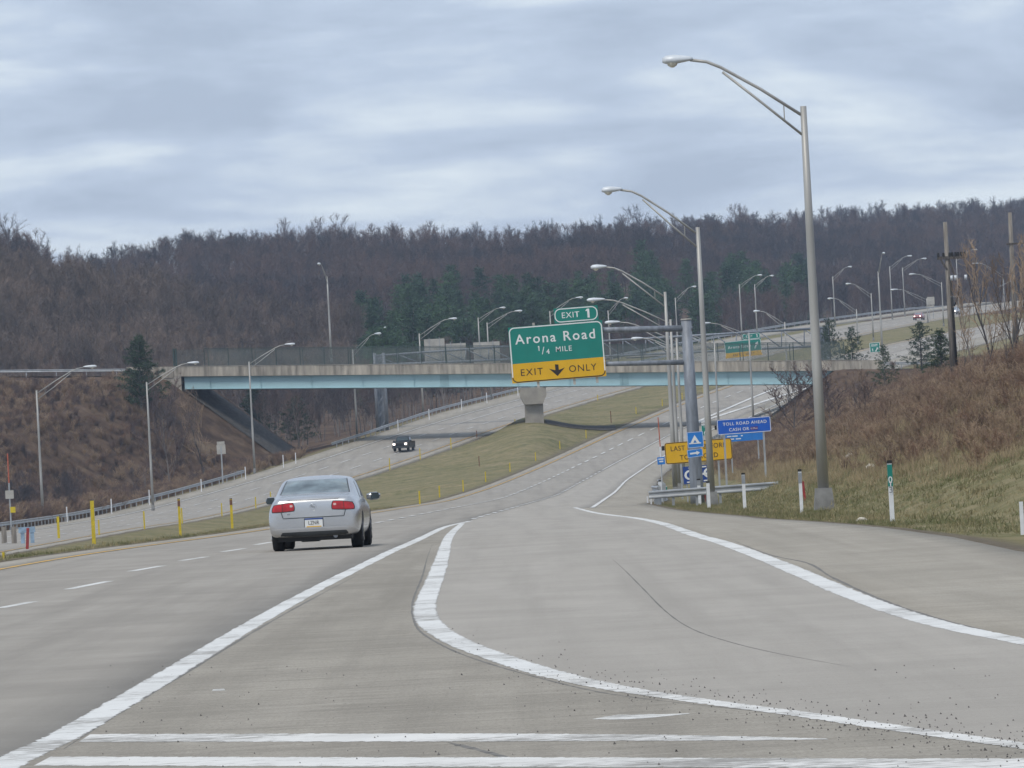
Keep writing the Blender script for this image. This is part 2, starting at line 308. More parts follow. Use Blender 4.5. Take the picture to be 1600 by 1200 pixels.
def surface(x, Y):
    """height of finished ground, pavements level with their carriageway"""
    x = np.asarray(x, float); Y = np.asarray(Y, float)
    ze, zw = zE(Y), zW(Y); el, er, wl, wr = eL(Y), eR(Y), wL(Y), wR(Y)
    # median between the carriageways
    t = np.clip((x - wr) / np.maximum(el - wr, .1), 0, 1); s = t * t * (3 - 2 * t)
    med = zw * (1 - s) + ze * s
    dmid = np.minimum(x - wr, el - x)
    med = med - .35 * sstep(.5, 4, dmid) * np.where(Y < 640, 1, 0) + .12 * vnoise(x, Y, .15) * sstep(1, 4, dmid)
    med = med + 1.45 * np.exp(-((x - 1.6) / 4.6) ** 2) * sstep(700, 770, Y) * (1 - sstep(812, 850, Y)) * sstep(.2, 3, dmid)
    # right verge and bank
    d = x - er; cap = np.interp(Y, [0, 250, 420, 560, 700, 770, 840, 900], [7, 10.5, 11.5, 10.5, 9.0, 7.5, 2.0, 1.2])
    rise = .30 * np.maximum(0, d - 3.0) + .014 * np.maximum(0, d - 5.0) ** 2; rise = cap * (1 - np.exp(-rise / cap * 1.1))
    zr = ze - .12 * sstep(0, 1.2, d) * (1 - sstep(2.5, 5, d)) + rise + .22 * vnoise(x, Y, .22, 2) * sstep(3, 9, d)
    yb = yB(x); deck = zB(x) + DECK
    embr = deck - .35 * np.maximum(0, np.abs(Y - yb - 4) - 8) - .72 * np.maximum(0, 36.2 - x)
    zr = np.where(d > .8, np.maximum(zr, np.minimum(embr, deck - .05)), zr)
    # left of the westbound road
    d2 = wl - x; off = np.interp(Y, [950, 1120], [0, 13.0])
    d3 = np.maximum(0, d2 - off)
    zl = zw - .1 - .16 * np.minimum(np.maximum(d3 - .6, 0), 14) + .25 * vnoise(x, Y, .12, 5) * sstep(1, 8, d3)
    near = np.maximum(0, yb + .2 - Y); farr = np.maximum(0, Y - yb - 13)
    emb = deck - .125 * near - .3 * farr - .74 * np.maximum(0, x + 39.0 - .28 * (Y - yb - 5))
    emb = emb + .5 * vnoise(x, Y, .06, 1) * sstep(3, 30, near)
    zl = np.where(d2 > .6, np.maximum(zl, np.minimum(emb, deck - .05)), zl)
    zz = np.where(x < wl, zl, np.where(x < wr, zw, np.where(x < el, med, np.where(x < er, ze, zr))))
    # wooded hills behind
    p = 800 + FPX * x / np.maximum(Y, 1); yr = np.interp(p, RP, RY); zrg = np.interp(p, RP, RZ)
    yf = np.interp(p, [-300, 0, 300, 600, 900, 1150, 1400, 1600, 2200], [900, 930, 985, 1060, 1180, 1370, 1560, 1620, 1650])
    zf = np.interp(p, [0, 600, 1000, 1300, 1600], [4, 9, 16, 24, 29])
    tt = np.clip((Y - yf) / (yr - yf), 0, 1); hill = zf + (zrg - zf) * (tt ** 1.15)
    ysp = np.interp(p, [0, 700], [1090, 1190]); zsp = np.interp(p, SPP, SPZ)                      # a nearer spur running down from the left
    hill = np.where(p < 800, np.maximum(hill, zsp - np.where(Y < ysp, .17 * (ysp - Y), .12 * (Y - ysp))), hill)
    hill = hill + 3.5 * vnoise(x, Y, .016, 3) * np.sin(np.pi * tt) - .02 * np.maximum(0, Y - yr)
    return np.where(Y > 850, zz + (hill - zz) * sstep(-130, 40, Y - yf), zz)
def sz(x, Y): return float(surface(x, Y))
YS = np.concatenate([np.arange(25, 400, .25), np.arange(400, 1650, .5)])
def hit(px, py, ymin=25):
    """first point of the ground on the ray through that picture point"""
    d = CM @ Vector(((px - 800) / FPX, (600 - py) / FPX, -1.0)); ys = YS[YS >= ymin]
    g = EYE + d.z / d.y * ys - surface(d.x / d.y * ys, ys); i = int(np.argmax(g < 0))
    if g[i] >= 0: i = int(np.argmin(g))
    Y = ys[i]; x = d.x / d.y * Y; return Vector((x, Y, sz(x, Y)))
def plane_hit(px, py):
    """point of the eastbound pavement on that ray (near road)"""
    d = CM @ Vector(((px - 800) / FPX, (600 - py) / FPX, -1.0)); ys = YS[YS < 420]
    g = EYE + d.z / d.y * ys - zE(ys); i = int(np.argmax(g < 0)); i = max(i, 1)
    t = g[i - 1] / (g[i - 1] - g[i]); Y = ys[i - 1] + t * (ys[i] - ys[i - 1]); return Vector((d.x / d.y * Y, Y, float(zE(Y))))
# terrain sheet
rows = [14.0]
while rows[-1] < 3400: rows.append(rows[-1] + max(1.5, .006 * rows[-1]))
rows = np.array(rows); NC = 440; s = np.linspace(-1, 1, NC)
GYv = np.repeat(rows[:, None], NC, 1); GXv = s[None, :] * (64 + .15 * rows[:, None])
GZ = surface(GXv, GYv)
rl0, rl1 = xW(GYv) - 22.5, xW(GYv) - 16.5
paved = ((GXv > eL(GYv) + .25) & (GXv < eR(GYv) - .25)) | ((GXv > wL(GYv) + .25) & (GXv < wR(GYv) - .25) & (GYv > 60))
paved |= (GXv > rl0) & (GXv < rl1) & (GYv > 1120)
paved &= GYv < 1560
GZ = GZ - .35 * paved
nr = len(rows); idx = np.arange(nr * NC).reshape(nr, NC)
F = np.stack([idx[:-1, :-1], idx[:-1, 1:], idx[1:, 1:], idx[1:, :-1]], -1).reshape(-1, 4)
me = np_mesh('ground', np.stack([GXv, GYv, GZ], -1).reshape(-1, 3), F); me.polygons.foreach_set('use_smooth', [True] * len(me.polygons))
# what grows where: r mown grass, g brown brush, b bare dirt edge
dR = GXv - eR(GYv); dLw = wL(GYv) - GXv; brushline = np.interp(GYv, [100, 188, 280, 420, 520, 760], [7.2, 6.6, 7.2, 8.0, 6.0, 3.5]) + 1.3 * vnoise(GXv, GYv, .09, 4)
br = np.where(GXv > eR(GYv), sstep(-.7, 1.2, dR - brushline) * (GYv < 830), 0) + np.where(dLw > 0, sstep(.5, 4, dLw - np.interp(GYv, [950, 1120], [0, 13])), 0)
br = np.maximum(br, sstep(930, 1150, GYv) * ((GXv < wL(GYv) - 15) | (GYv > 1350)))
br = np.clip(br, 0, 1)
edge = np.minimum(np.minimum(np.abs(GXv - eR(GYv)), np.abs(GXv - eL(GYv))), np.minimum(np.abs(GXv - wL(GYv)), np.abs(GXv - wR(GYv))))
di = (1 - sstep(.2, 1.0, edge)) * (1 - .5 * br)
ca = me.color_attributes.new('cover', 'FLOAT_COLOR', 'POINT')
ca.data.foreach_set('color', np.stack([1 - br, br, di, np.ones_like(br)], -1).reshape(-1).astype(np.float32))
def ground_mat():
    m, n, b = newmat('winter_ground'); N = n.nodes; L = n.links; tc = N.new('ShaderNodeTexCoord')
    def nz(sc, det=6, st=None):
        x = N.new('ShaderNodeTexNoise'); x.inputs['Scale'].default_value = sc; x.inputs['Detail'].default_value = det; x.inputs['Roughness'].default_value = .65
        mp = N.new('ShaderNodeMapping'); mp.inputs['Scale'].default_value = st or (1, 1, 1); L.new(tc.outputs['Object'], mp.inputs[0]); L.new(mp.outputs[0], x.inputs['Vector']); return x.outputs[0]
    def rampn(v, stops):
        r = N.new('ShaderNodeValToRGB'); L.new(v, r.inputs[0]); el = r.color_ramp.elements
        el[0].position, el[0].color = stops[0][0], (*stops[0][1], 1); el[1].position, el[1].color = stops[-1][0], (*stops[-1][1], 1)
        for p, c in stops[1:-1]: q = el.new(p); q.color = (*c, 1)
        return r.outputs[0]
    def mix(f, a, c):
        x = N.new('ShaderNodeMix'); x.data_type = 'RGBA'; L.new(f, x.inputs[0]); L.new(a, x.inputs[6]); L.new(c, x.inputs[7]); return x.outputs[2]
    def mul(a, bb, clamp=False):
        x = N.new('ShaderNodeMath'); x.operation = 'MULTIPLY'; x.use_clamp = clamp; L.new(a, x.inputs[0])
        if isinstance(bb, float): x.inputs[1].default_value = bb
        else: L.new(bb, x.inputs[1])
        return x.outputs[0]
    g1 = rampn(nz(.22, 8), [(.36, (.10, .116, .046)), (.45, (.165, .158, .078)), (.57, (.24, .205, .118)), (.69, (.32, .262, .165))])
    g2 = rampn(nz(1.6, 8, (1, .5, 1)), [(.35, (.105, .108, .05)), (.5, (.195, .172, .092)), (.65, (.30, .25, .152))])
    a = N.new('ShaderNodeMix'); a.data_type = 'RGBA'; a.inputs[0].default_value = .5; L.new(g1, a.inputs[6]); L.new(g2, a.inputs[7])
    bb = rampn(nz(.3, 9), [(.33, (.048, .034, .028)), (.47, (.088, .060, .044)), (.57, (.125, .086, .060)), (.72, (.19, .143, .095))])
    dd = rampn(nz(3.0, 7), [(.35, (.085, .070, .055)), (.65, (.20, .17, .135))])
    at_ = N.new('ShaderNodeVertexColor'); at_.layer_name = 'cover'; sp = N.new('ShaderNodeSeparateColor'); L.new(at_.outputs[0], sp.inputs[0])
    c = mix(sp.outputs[1], a.outputs[2], bb)
    c = mix(mul(sp.outputs[2], .9), c, dd)
    L.new(c, b.inputs['Base Color']); b.inputs['Roughness'].default_value = 1; b.inputs['Specular IOR Level'].default_value = .1
    bp = N.new('ShaderNodeBump'); bp.inputs['Strength'].default_value = .8; bp.inputs['Distance'].default_value = .25; L.new(nz(1.2, 8), bp.inputs['Height']); L.new(bp.outputs[0], b.inputs['Normal'])
    return m
M['ground'] = ground_mat()
tag(link('ground', me, M['ground']), kind='structure', label='rolling winter ground with grass median, brown banks and wooded hills')
# ------------------------------------------------------------------ pavements
def ribbon(name, Ys, xl, xr, zf, mt, dz=0.0, nc=6, skirt=.5, parent=None):
    Ys = np.asarray(Ys, float); a, b = xl(Ys), xr(Ys); z = zf(Ys) + dz; n = len(Ys); t = np.linspace(0, 1, nc + 1)
    X = a[:, None] + (b - a)[:, None] * t; P = np.stack([X, np.repeat(Ys[:, None], nc + 1, 1), np.repeat(z[:, None], nc + 1, 1)], -1)
    if skirt:
        l = P[:, :1].copy(); l[..., 2] -= skirt; r = P[:, -1:].copy(); r[..., 2] -= skirt; P = np.concatenate([l, P, r], 1)
    k = P.shape[1]; ix = np.arange(n * k).reshape(n, k)
    Fq = np.stack([ix[:-1, :-1], ix[:-1, 1:], ix[1:, 1:], ix[1:, :-1]], -1).reshape(-1, 4)
    return link(name, np_mesh(name, P.reshape(-1, 3), Fq), mt, parent)
GORE_L = [(-40, 1220), (40, 1178), (100, 1150), (200, 1092), (300, 1032), (400, 972), (500, 917), (600, 867), (660, 840), (700, 822), (735, 814)]
GORE_R = [(722, 818), (702, 838), (692, 868), (682, 898), (670, 928), (664, 948), (667, 966), (683, 984), (722, 1006), (775, 1026), (850, 1050), (950, 1073), (1050, 1089), (1150, 1103),
          (1250, 1116), (1400, 1138), (1600, 1166), (1750, 1188)]
RAMP_R = [(898, 793), (925, 800), (990, 809), (1070, 830), (1130, 848), (1200, 874), (1260, 899), (1320, 925), (1400, 955), (1480, 978), (1600, 1003), (1750, 1035)]
def smooth_path(pp, n=24):
    P = [plane_hit(*q) for q in pp]; o = []
    def fixz(v): v.z = float(zE(v.y)); return v
    for i in range(len(P) - 1):
        p0, p1, p2, p3 = P[max(i - 1, 0)], P[i], P[i + 1], P[min(i + 2, len(P) - 1)]
        for k in range(n):
            t = k / n; o.append(fixz(.5 * ((2 * p1) + (p2 - p0) * t + (2 * p0 - 5 * p1 + 4 * p2 - p3) * t * t + (3 * p1 - p0 - 3 * p2 + p3) * t ** 3)))
    return o + [P[-1]]
def path_x(pp):
    P = sorted(pp, key=lambda p: p.y); ys = [p.y for p in P]; xs = [p.x for p in P]; return lambda Y: np.interp(Y, ys, xs)
gl, gr, rr = smooth_path(GORE_L), smooth_path(GORE_R), smooth_path(RAMP_R)
xgl, xgr, xrr = path_x(gl), path_x(gr), path_x(rr)
Ynear = np.concatenate([np.arange(15, 320, 1.0), np.arange(320, 1540, 4.0)])
LEND = max(p.y for p in gl)
def lane_r(Y): k_ = np.clip((np.asarray(Y) - LEND) / 60, 0, 1); return np.where(np.asarray(Y) < LEND, xgl(Y), (xE(Y) + 3.66) * k_ + float(xgl(LEND)) * (1 - k_))
def edge_r(Y): return np.interp(Y, [0, 283, 300], [2.6, 2.6, float(xE(300)) + 7.7]) * (np.asarray(Y) < 300) + (xE(Y) + 7.7) * (np.asarray(Y) >= 300)
def left_x(Y): return eL(Y)
tag(ribbon('eastbound_road', Ynear, lambda Y: eL(Y) + .95, lane_r, zE, M['lane'], 0, 10), kind='structure')
tag(ribbon('eastbound_median_shoulder', Ynear, eL, lambda Y: eL(Y) + .95, zE, M['shoulder'], 0, 2), kind='structure')
tag(ribbon('eastbound_shoulder', np.concatenate([np.arange(284, 320, 1.0), np.arange(320, 1540, 4.0)]), edge_r, eR, zE, M['shoulder'], 0, 4), kind='structure')
Yg = np.concatenate([np.arange(15, 34.5, .5), np.arange(34.5, LEND, .5), [LEND]])
def gore_r(Y): return np.maximum(np.where(np.asarray(Y) < 34.6, 3.2, xgr(Y)), xgl(Y) + .01)
tag(ribbon('painted_gore', Yg, xgl, gore_r, zE, M['gore'], 0, 6, skirt=0), kind='structure')
Yr2 = np.arange(15, 284.5, .5); Yr3 = np.concatenate([np.arange(284, 320, 1.0), np.arange(320, 1540, 4.0)])
def ramp_l(Y): return np.where(np.asarray(Y) < LEND, gore_r(Y), lane_r(Y))
def ramp_r(Y): return np.where(np.asarray(Y) < 50, 3.85, np.maximum(xrr(Y), ramp_l(Y)))
tag(ribbon('entrance_ramp', Yr2, ramp_l, ramp_r, zE, M['ramp'], 0, 8, skirt=0), kind='structure')
tag(ribbon('exit_lane', Yr3, lane_r, edge_r, zE, M['ramp'], 0, 4), kind='structure')
tag(ribbon('ramp_shoulder', Yr2, ramp_r, eR, zE, M['shoulder'], 0, 5), kind='structure')
Yw = np.concatenate([np.arange(300, 1560, 4.0)])
tag(ribbon('westbound_road', Yw, lambda Y: xW(Y) - 7.5, lambda Y: xW(Y) + 3.85, zW, M['lane'], 0, 8), kind='structure')
tag(ribbon('westbound_shoulder', Yw, wL, lambda Y: xW(Y) - 7.5, zW, M['shoulder'], 0, 2), kind='structure')
tag(ribbon('westbound_median_shoulder', Yw, lambda Y: xW(Y) + 3.85, wR, zW, M['shoulder'], 0, 2), kind='structure')
tag(ribbon('service_ramp', np.arange(1120, 1560, 4.0), lambda Y: xW(Y) - 22.5, lambda Y: xW(Y) - 16.5, zW, M['shoulder'], .05, 3), kind='structure')
EBROAD, WBROAD = bpy.data.objects['eastbound_road'], bpy.data.objects['westbound_road']
# painted markings, each stripe or dash a piece of its road
def across(o_, vals):
    a_ = o_.data.attributes.new('across', 'FLOAT', 'POINT'); a_.data.foreach_set('value', vals)
def stripe(name, P, w, mt, parent, dz=.0014, w2=None):
    V = []; n = len(P)
    for i, p in enumerate(P):
        d = (P[min(i + 1, n - 1)] - P[max(i - 1, 0)]); d.z = 0; d.normalize(); q = Vector((d.y, -d.x, 0)); ww = (w[i] if isinstance(w, list) else w) / 2
        for s_ in (-1, 1): V.append((p.x + q.x * s_ * ww, p.y + q.y * s_ * ww, p.z + dz))
    b = MB(); b.add(V, [(2 * i, 2 * i + 1, 2 * i + 3, 2 * i + 2) for i in range(n - 1)]); o_ = b.build(name, mt, parent); across(o_, [(-1.0, 1.0)[k % 2] for k in range(2 * n)]); return o_
def along(fx, fz, off, Y0, Y1, step=3.0):
    Ys = np.linspace(Y0, Y1, max(2, int((Y1 - Y0) / step) + 1)); return [Vector((float(fx(y)) + off, y, float(fz(y)))) for y in Ys]
def dz_at(Y): return .006 + .00006 * Y
def line(name, fx, fz, off, Y0, Y1, w, mt, parent):
    P = along(fx, fz, off, Y0, Y1); P = [Vector((p.x, p.y, p.z + .00005 * p.y)) for p in P]; return stripe(name, P, w, mt, parent)
def rag(): return 1 + random.gauss(0, .05)
stripe('edge_line', gl, [(.27 - .07 * i / len(gl)) * rag() for i in range(len(gl))], M['white'], EBROAD)
NG = int(len(gr) * .60)
stripe('gore_line', gr[NG - 1:], [(.25 - .07 * min(1, i / 50)) * rag() for i in range(len(gr) - NG + 1)], M['white_worn'], EBROAD, dz=.0022)
stripe('gore_line', gr[:NG], [(.17 + .08 * min(1, i / 60)) * rag() for i in range(NG)], M['white'], EBROAD, dz=.0022)
stripe('edge_line', rr, [(.19 + .09 * math.sin(math.pi * i / len(rr))) * rag() for i in range(len(rr))], M['white'], EBROAD)
line('edge_line', xE, zE, 7.6, 283, 800, .2, M['white'], EBROAD)
line('yellow_edge_line', xE, zE, -3.66, 20, 1200, .17, M['yellow'], EBROAD)
line('lane_line', xE, zE, 3.66, 660, 800, .16, M['white'], EBROAD)
line('exit_gore_line', lambda Y: xE(Y) + np.interp(Y, [800, 940], [3.66, 4.2]), zE, 0, 800, 950, .55, M['white'], EBROAD)
line('exit_gore_line', lambda Y: xE(Y) + np.interp(Y, [800, 900], [3.9, 9.5]), zE, 0, 802, 900, .7, M['white'], EBROAD)
line('edge_line', xE, zE, 9.2, 800, 900, .18, M['white'], EBROAD)
for (a, b) in [((0, 950), (52, 940)), ((107, 920.5), (170, 908)), ((205, 892.5), (253, 884)), ((283, 876), (322, 870)), ((347, 862.3), (381, 857)), ((400, 851), (424, 847)), ((440, 844.5), (462, 841)), ((480, 838), (500, 834.5))]:
    A, B = plane_hit(*a), plane_hit(*b); stripe('lane_dash', [A.lerp(B, t) for t in (0, .25, .5, .75, 1)], .17, M['white'], EBROAD)
y = 205.0
while y < 1180:
    line('lane_dash', xE, zE, 0, y, y + 6.0, .24, M['white'], EBROAD)
    if 240 < y < 655: line('lane_dash', xE, zE, 3.66, y + 3, y + 9, .22, M['white'], EBROAD)
    y += 12.2
y = 300.0
while y < 1400:
    line('lane_dash', xW, zW, 0, y, y + 5.5, .19, M['white'], WBROAD)
    if y < 830: line('lane_dash', xW, zW, -3.66, y + 1, y + 6.5, .19, M['white'], WBROAD)
    y += 12.2 if y < 900 else 14
line('lane_line', xW, zW, -3.66, 836, 1250, .18, M['white'], WBROAD)
line('edge_line', xW, zW, -7.3, 300, 1400, .2, M['white'], WBROAD)
line('yellow_edge_line', xW, zW, 3.66, 300, 1400, .17, M['yellow'], WBROAD)
# gore hatching, two broad worn bars
def quad_mark(name, top, bot, mt, dz=.0014):
    A = [plane_hit(*q) for q in top]; B = [plane_hit(*q) for q in bot]; b = MB(); n = len(A)
    b.add([(p.x, p.y, p.z + dz) for p in A] + [(p.x, p.y, p.z + dz) for p in B], [(n + i, n + i + 1, i + 1, i) for i in range(n - 1)]); o_ = b.build(name, mt, EBROAD); across(o_, [-1.0] * n + [1.0] * n); return o_
quad_mark('gore_hatch', [(142, 1147), (500, 1146), (800, 1146), (1000, 1147.5), (1150, 1150), (1290, 1154)], [(122, 1160), (500, 1159.5), (800, 1159), (1000, 1158), (1150, 1157.5), (1295, 1155.5)], M['white_worn'])
quad_mark('gore_hatch', [(80, 1182), (500, 1183), (800, 1183), (1100, 1184), (1400, 1185), (1640, 1185)], [(52, 1197), (500, 1198), (800, 1199), (1100, 1200), (1400, 1201), (1640, 1204)], M['white_worn'])
quad_mark('paint_scar', [(940, 1121), (965, 1117), (1010, 1116), (1040, 1116), (1075, 1114.5)], [(925, 1124), (965, 1125), (1010, 1122.5), (1040, 1119.5), (1078, 1115.5)], M['white_worn'])
quad_mark('paint_scar', [(333, 1077), (350, 1076)], [(331, 1080), (352, 1079)], M['white_worn'])
def seam(pp, w, name='pavement_seam'):
    P = smooth_path(pp, 10); n = len(P); stripe(name, P, [w * min(1, .12 + 5 * min(i, n - 1 - i) / n) * random.uniform(.55, 1.25) for i in range(n)], M['crack'], EBROAD, dz=.0008)
seam([(955, 872), (975, 890), (1005, 920), (1040, 955), (1080, 982), (1140, 1003), (1220, 1022), (1330, 1042)], .016)
seam([(676, 850), (668, 870), (660, 900), (648, 930), (644, 948), (646, 966), (656, 986), (690, 1008), (740, 1029), (830, 1056), (940, 1082), (1060, 1098), (1200, 1113)], .026)
seam([(1140, 842), (1200, 866), (1262, 880), (1300, 902), (1370, 934), (1450, 962), (1560, 990)], .045)
seam([(100, 1170), (190, 1112), (290, 1052), (400, 985), (480, 940), (560, 898)], .03)
seam([(700, 1160), (760, 1175), (820, 1192)], .05)
# loose grit gathered along the lower gore line
gp = MB()
for k in range(700):
    u = random.random() ** .7; bx = 700 + u * 950; by = np.interp(bx, [660, 850, 1050, 1250, 1600], [985, 1050, 1089, 1116, 1166]) + random.gauss(0, 12) + abs(random.gauss(0, 9)) * (1 if random.random() < .5 else -1)
    if random.random() < .25: bx, by = random.uniform(150, 1600), random.uniform(1040, 1199)
    p = plane_hit(bx, by); r = random.uniform(.003, .009) * (1.4 if random.random() < .1 else 1)
    gp.add([(p.x + r * math.cos(t), p.y + r * math.sin(t) * 1.2, p.z) for t in (0, 2.1, 4.2)] + [(p.x, p.y, p.z + r * 1.3)], [(0, 1, 3), (1, 2, 3), (2, 0, 3)])
tag(gp.build('road_grit', M['stone']), 'dark loose grit scattered along the lower gore line', 'grit', kind='stuff')
# ------------------------------------------------------------------ lettering and sign faces
_txt = {}
def text_mesh(s, size, spacing, bold):
    k = (s, round(size, 4), spacing, bold)
    if k not in _txt:
        cu = bpy.data.curves.new('lettering', 'FONT'); cu.body = s; cu.size = size; cu.align_x = 'CENTER'; cu.align_y = 'CENTER'; cu.space_character = spacing; cu.offset = bold * size; cu.resolution_u = 3
        ob = bpy.data.objects.new('tmp', cu); C.objects.link(ob); dg = bpy.context.evaluated_depsgraph_get()
        me = bpy.data.meshes.new_from_object(ob.evaluated_get(dg)); bpy.data.objects.remove(ob); me.materials.clear()
        v = np.array([p.co[:] for p in me.vertices]); c = (v.max(0) + v.min(0)) / 2
        for p in me.vertices: p.co = (p.co.x - c[0], 0, p.co.y - c[1])
        _txt[k] = (me, v.max(0) - v.min(0))
    return _txt[k]
def letter(parent, s, height, x, z, y, mt, spacing=1.08, bold=.0, sx=1.0, name='lettering'):
    """flat printed word, cap height in metres, centred on x z"""
    me, ext = text_mesh(s, height / .70, spacing, bold); me = me.copy()
    for p in me.vertices: p.co = (p.co.x * sx, 0, p.co.z)
    o = link(name, me, mt, parent); o.location = (x, y, z); return o
def one(parent, h, x, z, y, mt, w):
    P = [(-w / 2, -h / 2), (w / 2, -h / 2), (w / 2, h / 2), (-w / 2, h / 2), (-w * 1.3, h * .33), (-w * 1.1, h * .22), (-w / 2, h * .3)]
    b = MB(); b.add([(x + a, y, z + c) for a, c in P], [(0, 1, 2, 3, 6), (3, 4, 5, 6)]); return b.build('lettering', mt, parent)
def rrect(w, h, r, n=5):
    P = []
    for cx, cz, a0 in ((w / 2 - r, h / 2 - r, 0), (-w / 2 + r, h / 2 - r, 90), (-w / 2 + r, -h / 2 + r, 180), (w / 2 - r, -h / 2 + r, 270)):
        for k in range(n + 1): a = R(a0 + 90 * k / n); P.append((cx + r * math.cos(a), cz + r * math.sin(a)))
    return P
def plate(name, w, h, r, x, z, y, mt, parent, th=.02):
    b = MB(); b.prism([(x + p[0], y, z + p[1]) for p in rrect(w, h, r)], (0, th, 0)); return b.build(name, mt, parent, fix=True)
def frame_line(name, w, h, r, bw, x, z, y, mt, parent, part=None):
    o, i = rrect(w, h, r), rrect(w - 2 * bw, h - 2 * bw, max(r - bw, .005)); n = len(o); V = [(x + p[0], y, z + p[1]) for p in o] + [(x + p[0], y, z + p[1]) for p in i]
    F_ = [(k, (k + 1) % n, n + (k + 1) % n, n + k) for k in range(n)]
    if part: F_ = [f for f in F_ if part(sum(V[q][0] for q in f) / 4, sum(V[q][2] for q in f) / 4)]
    b = MB(); b.add(V, F_); return b.build(name, mt, parent)
def face_cam(p): return -math.atan2(p.x, p.y) * 0
# ------------------------------------------------------------------ overbridge
bx0, bx1 = -46.0, 41.2
def bpt(x, dy, dz): return Vector((x, float(yB(x)) + dy, float(zB(x)) + dz))
bridge = thing('overbridge', 'concrete and pale blue steel road bridge crossing both carriageways', 'bridge', (0, 0, 0))
gx0, gx1 = GB0.x, 37.5
def bslab(name, x0, x1, y0, y1, z0, z1, mt, n=1):
    b = MB()
    for i in range(n):
        xa, xb = x0 + (x1 - x0) * i / n, x0 + (x1 - x0) * (i + 1) / n; V = []
        for x in (xa, xb):
            for (dy, dz) in ((y0, z0), (y1, z0), (y1, z1), (y0, z1)): V.append(bpt(x, dy, dz))
        b.add(V, [(0, 1, 2, 3), (7, 6, 5, 4), (0, 4, 5, 1), (1, 5, 6, 2), (2, 6, 7, 3), (3, 7, 4, 0)])
    return b.build(name, mt, bridge, fix=True)
for k, dy in enumerate((.75, 3.0, 5.3, 7.6, 9.8)):
    g = bslab('girder', gx0, gx1, dy, dy + .03, .05, 1.42, M['girder'])
    bslab('flange', gx0, gx1, dy - .2, dy + .23, .0, .05, M['girder']).parent = g
    bslab('flange', gx0, gx1, dy - .2, dy + .23, 1.42, 1.47, M['girder']).parent = g
    if k == 0:
        for px in (372 / 4 * 0 + 693, 1022 / 1 - 47):
            x = at(px, 590, 795).x; bslab('splice_plate', x - .5, x + .5, dy - .035, dy - .004, .12, 1.36, M['girder_d']).parent = g
        for x in np.arange(gx0 + 3, gx1, 5.9): bslab('stiffener', x, x + .02, dy - .14, dy - .002, .05, 1.42, M['girder']).parent = g
bslab('deck', bx0, bx1, .4, 10.6, 1.475, 1.70, M['concrete_l'])
xs = np.linspace(gx0 - 1.2, 39, 20)
for i in range(19):
    bslab('parapet_panel', xs[i] + .012, xs[i + 1] - .012, .18 - .012 * (i % 2), .5, 1.48, 2.62, M['concrete'])
for i in range(6): bslab('parapet_panel', xs[0] + i * (xs[-1] - xs[0]) / 6 + .02, xs[0] + (i + 1) * (xs[-1] - xs[0]) / 6 - .02, 10.3, 10.65, 1.48, 2.62, M['concrete'])
bslab('parapet_coping', xs[0], xs[-1], .13, .55, 2.622, 2.68, M['concrete_l'])
# fence on both parapets
def mesh_mat():
    m, n, b = newmat('chain_link_mesh'); N = n.nodes; L = n.links
    b.inputs['Base Color'].default_value = (.10, .125, .12, 1); b.inputs['Roughness'].default_value = .6
    tc = N.new('ShaderNodeTexCoord'); sp = N.new('ShaderNodeSeparateXYZ'); L.new(tc.outputs['Object'], sp.inputs[0])
    def wire(sign):
        a = N.new('ShaderNodeMath'); a.operation = 'MULTIPLY_ADD'; L.new(sp.outputs[2], a.inputs[0]); a.inputs[1].default_value = sign; L.new(sp.outputs[0], a.inputs[2])
        f = N.new('ShaderNodeMath'); f.operation = 'PINGPONG'; L.new(a.outputs[0], f.inputs[0]); f.inputs[1].default_value = .045
        g = N.new('ShaderNodeMath'); g.operation = 'LESS_THAN'; L.new(f.outputs[0], g.inputs[0]); g.inputs[1].default_value = .0068; return g.outputs[0]
    mx = N.new('ShaderNodeMath'); mx.operation = 'MAXIMUM'; L.new(wire(1.0), mx.inputs[0]); L.new(wire(-1.0), mx.inputs[1]); L.new(mx.outputs[0], b.inputs['Alpha']); return m
M['mesh'] = mesh_mat()
fx0, fx1 = at(270, 545, 812).x, at(1322, 545, 787).x
fpx = list(np.linspace(at(318, 545, 811).x, at(1318, 545, 787).x, 27))
for dy, full in ((.34, True), (10.45, False)):
    for x in ([fx0, fx0 + .25] if full else []) + (fpx if full else fpx[::2]):
        q = bpt(x, dy, 2.5); MB().tube([q, q + Vector((0, 0, 2.2))], .045 if x > fx0 + .3 else .11, 6).build('fence_post', M['fence'], bridge)
    for i in range(len(fpx) - 1):
        a, b_ = bpt(fpx[i], dy + .05, 2.68), bpt(fpx[i + 1], dy + .05, 2.68); up = Vector((0, 0, 2.0))
        MB().add([a, b_, b_ + up, a + up], [(0, 1, 2, 3)]).build('fence_mesh', M['mesh'], bridge)
    MB().tube([bpt(fpx[0], dy, 4.68), bpt(fpx[-1], dy, 4.68)], .03, 5).build('fence_rail', M['fence'], bridge)
a, b_ = bpt(fx0, .39, 2.68), bpt(fpx[0], .39, 2.68); MB().add([a, b_, b_ + Vector((0, 0, 1.9)), a + Vector((0, 0, 1.9))], [(0, 1, 2, 3)]).build('fence_mesh', M['mesh'], bridge)
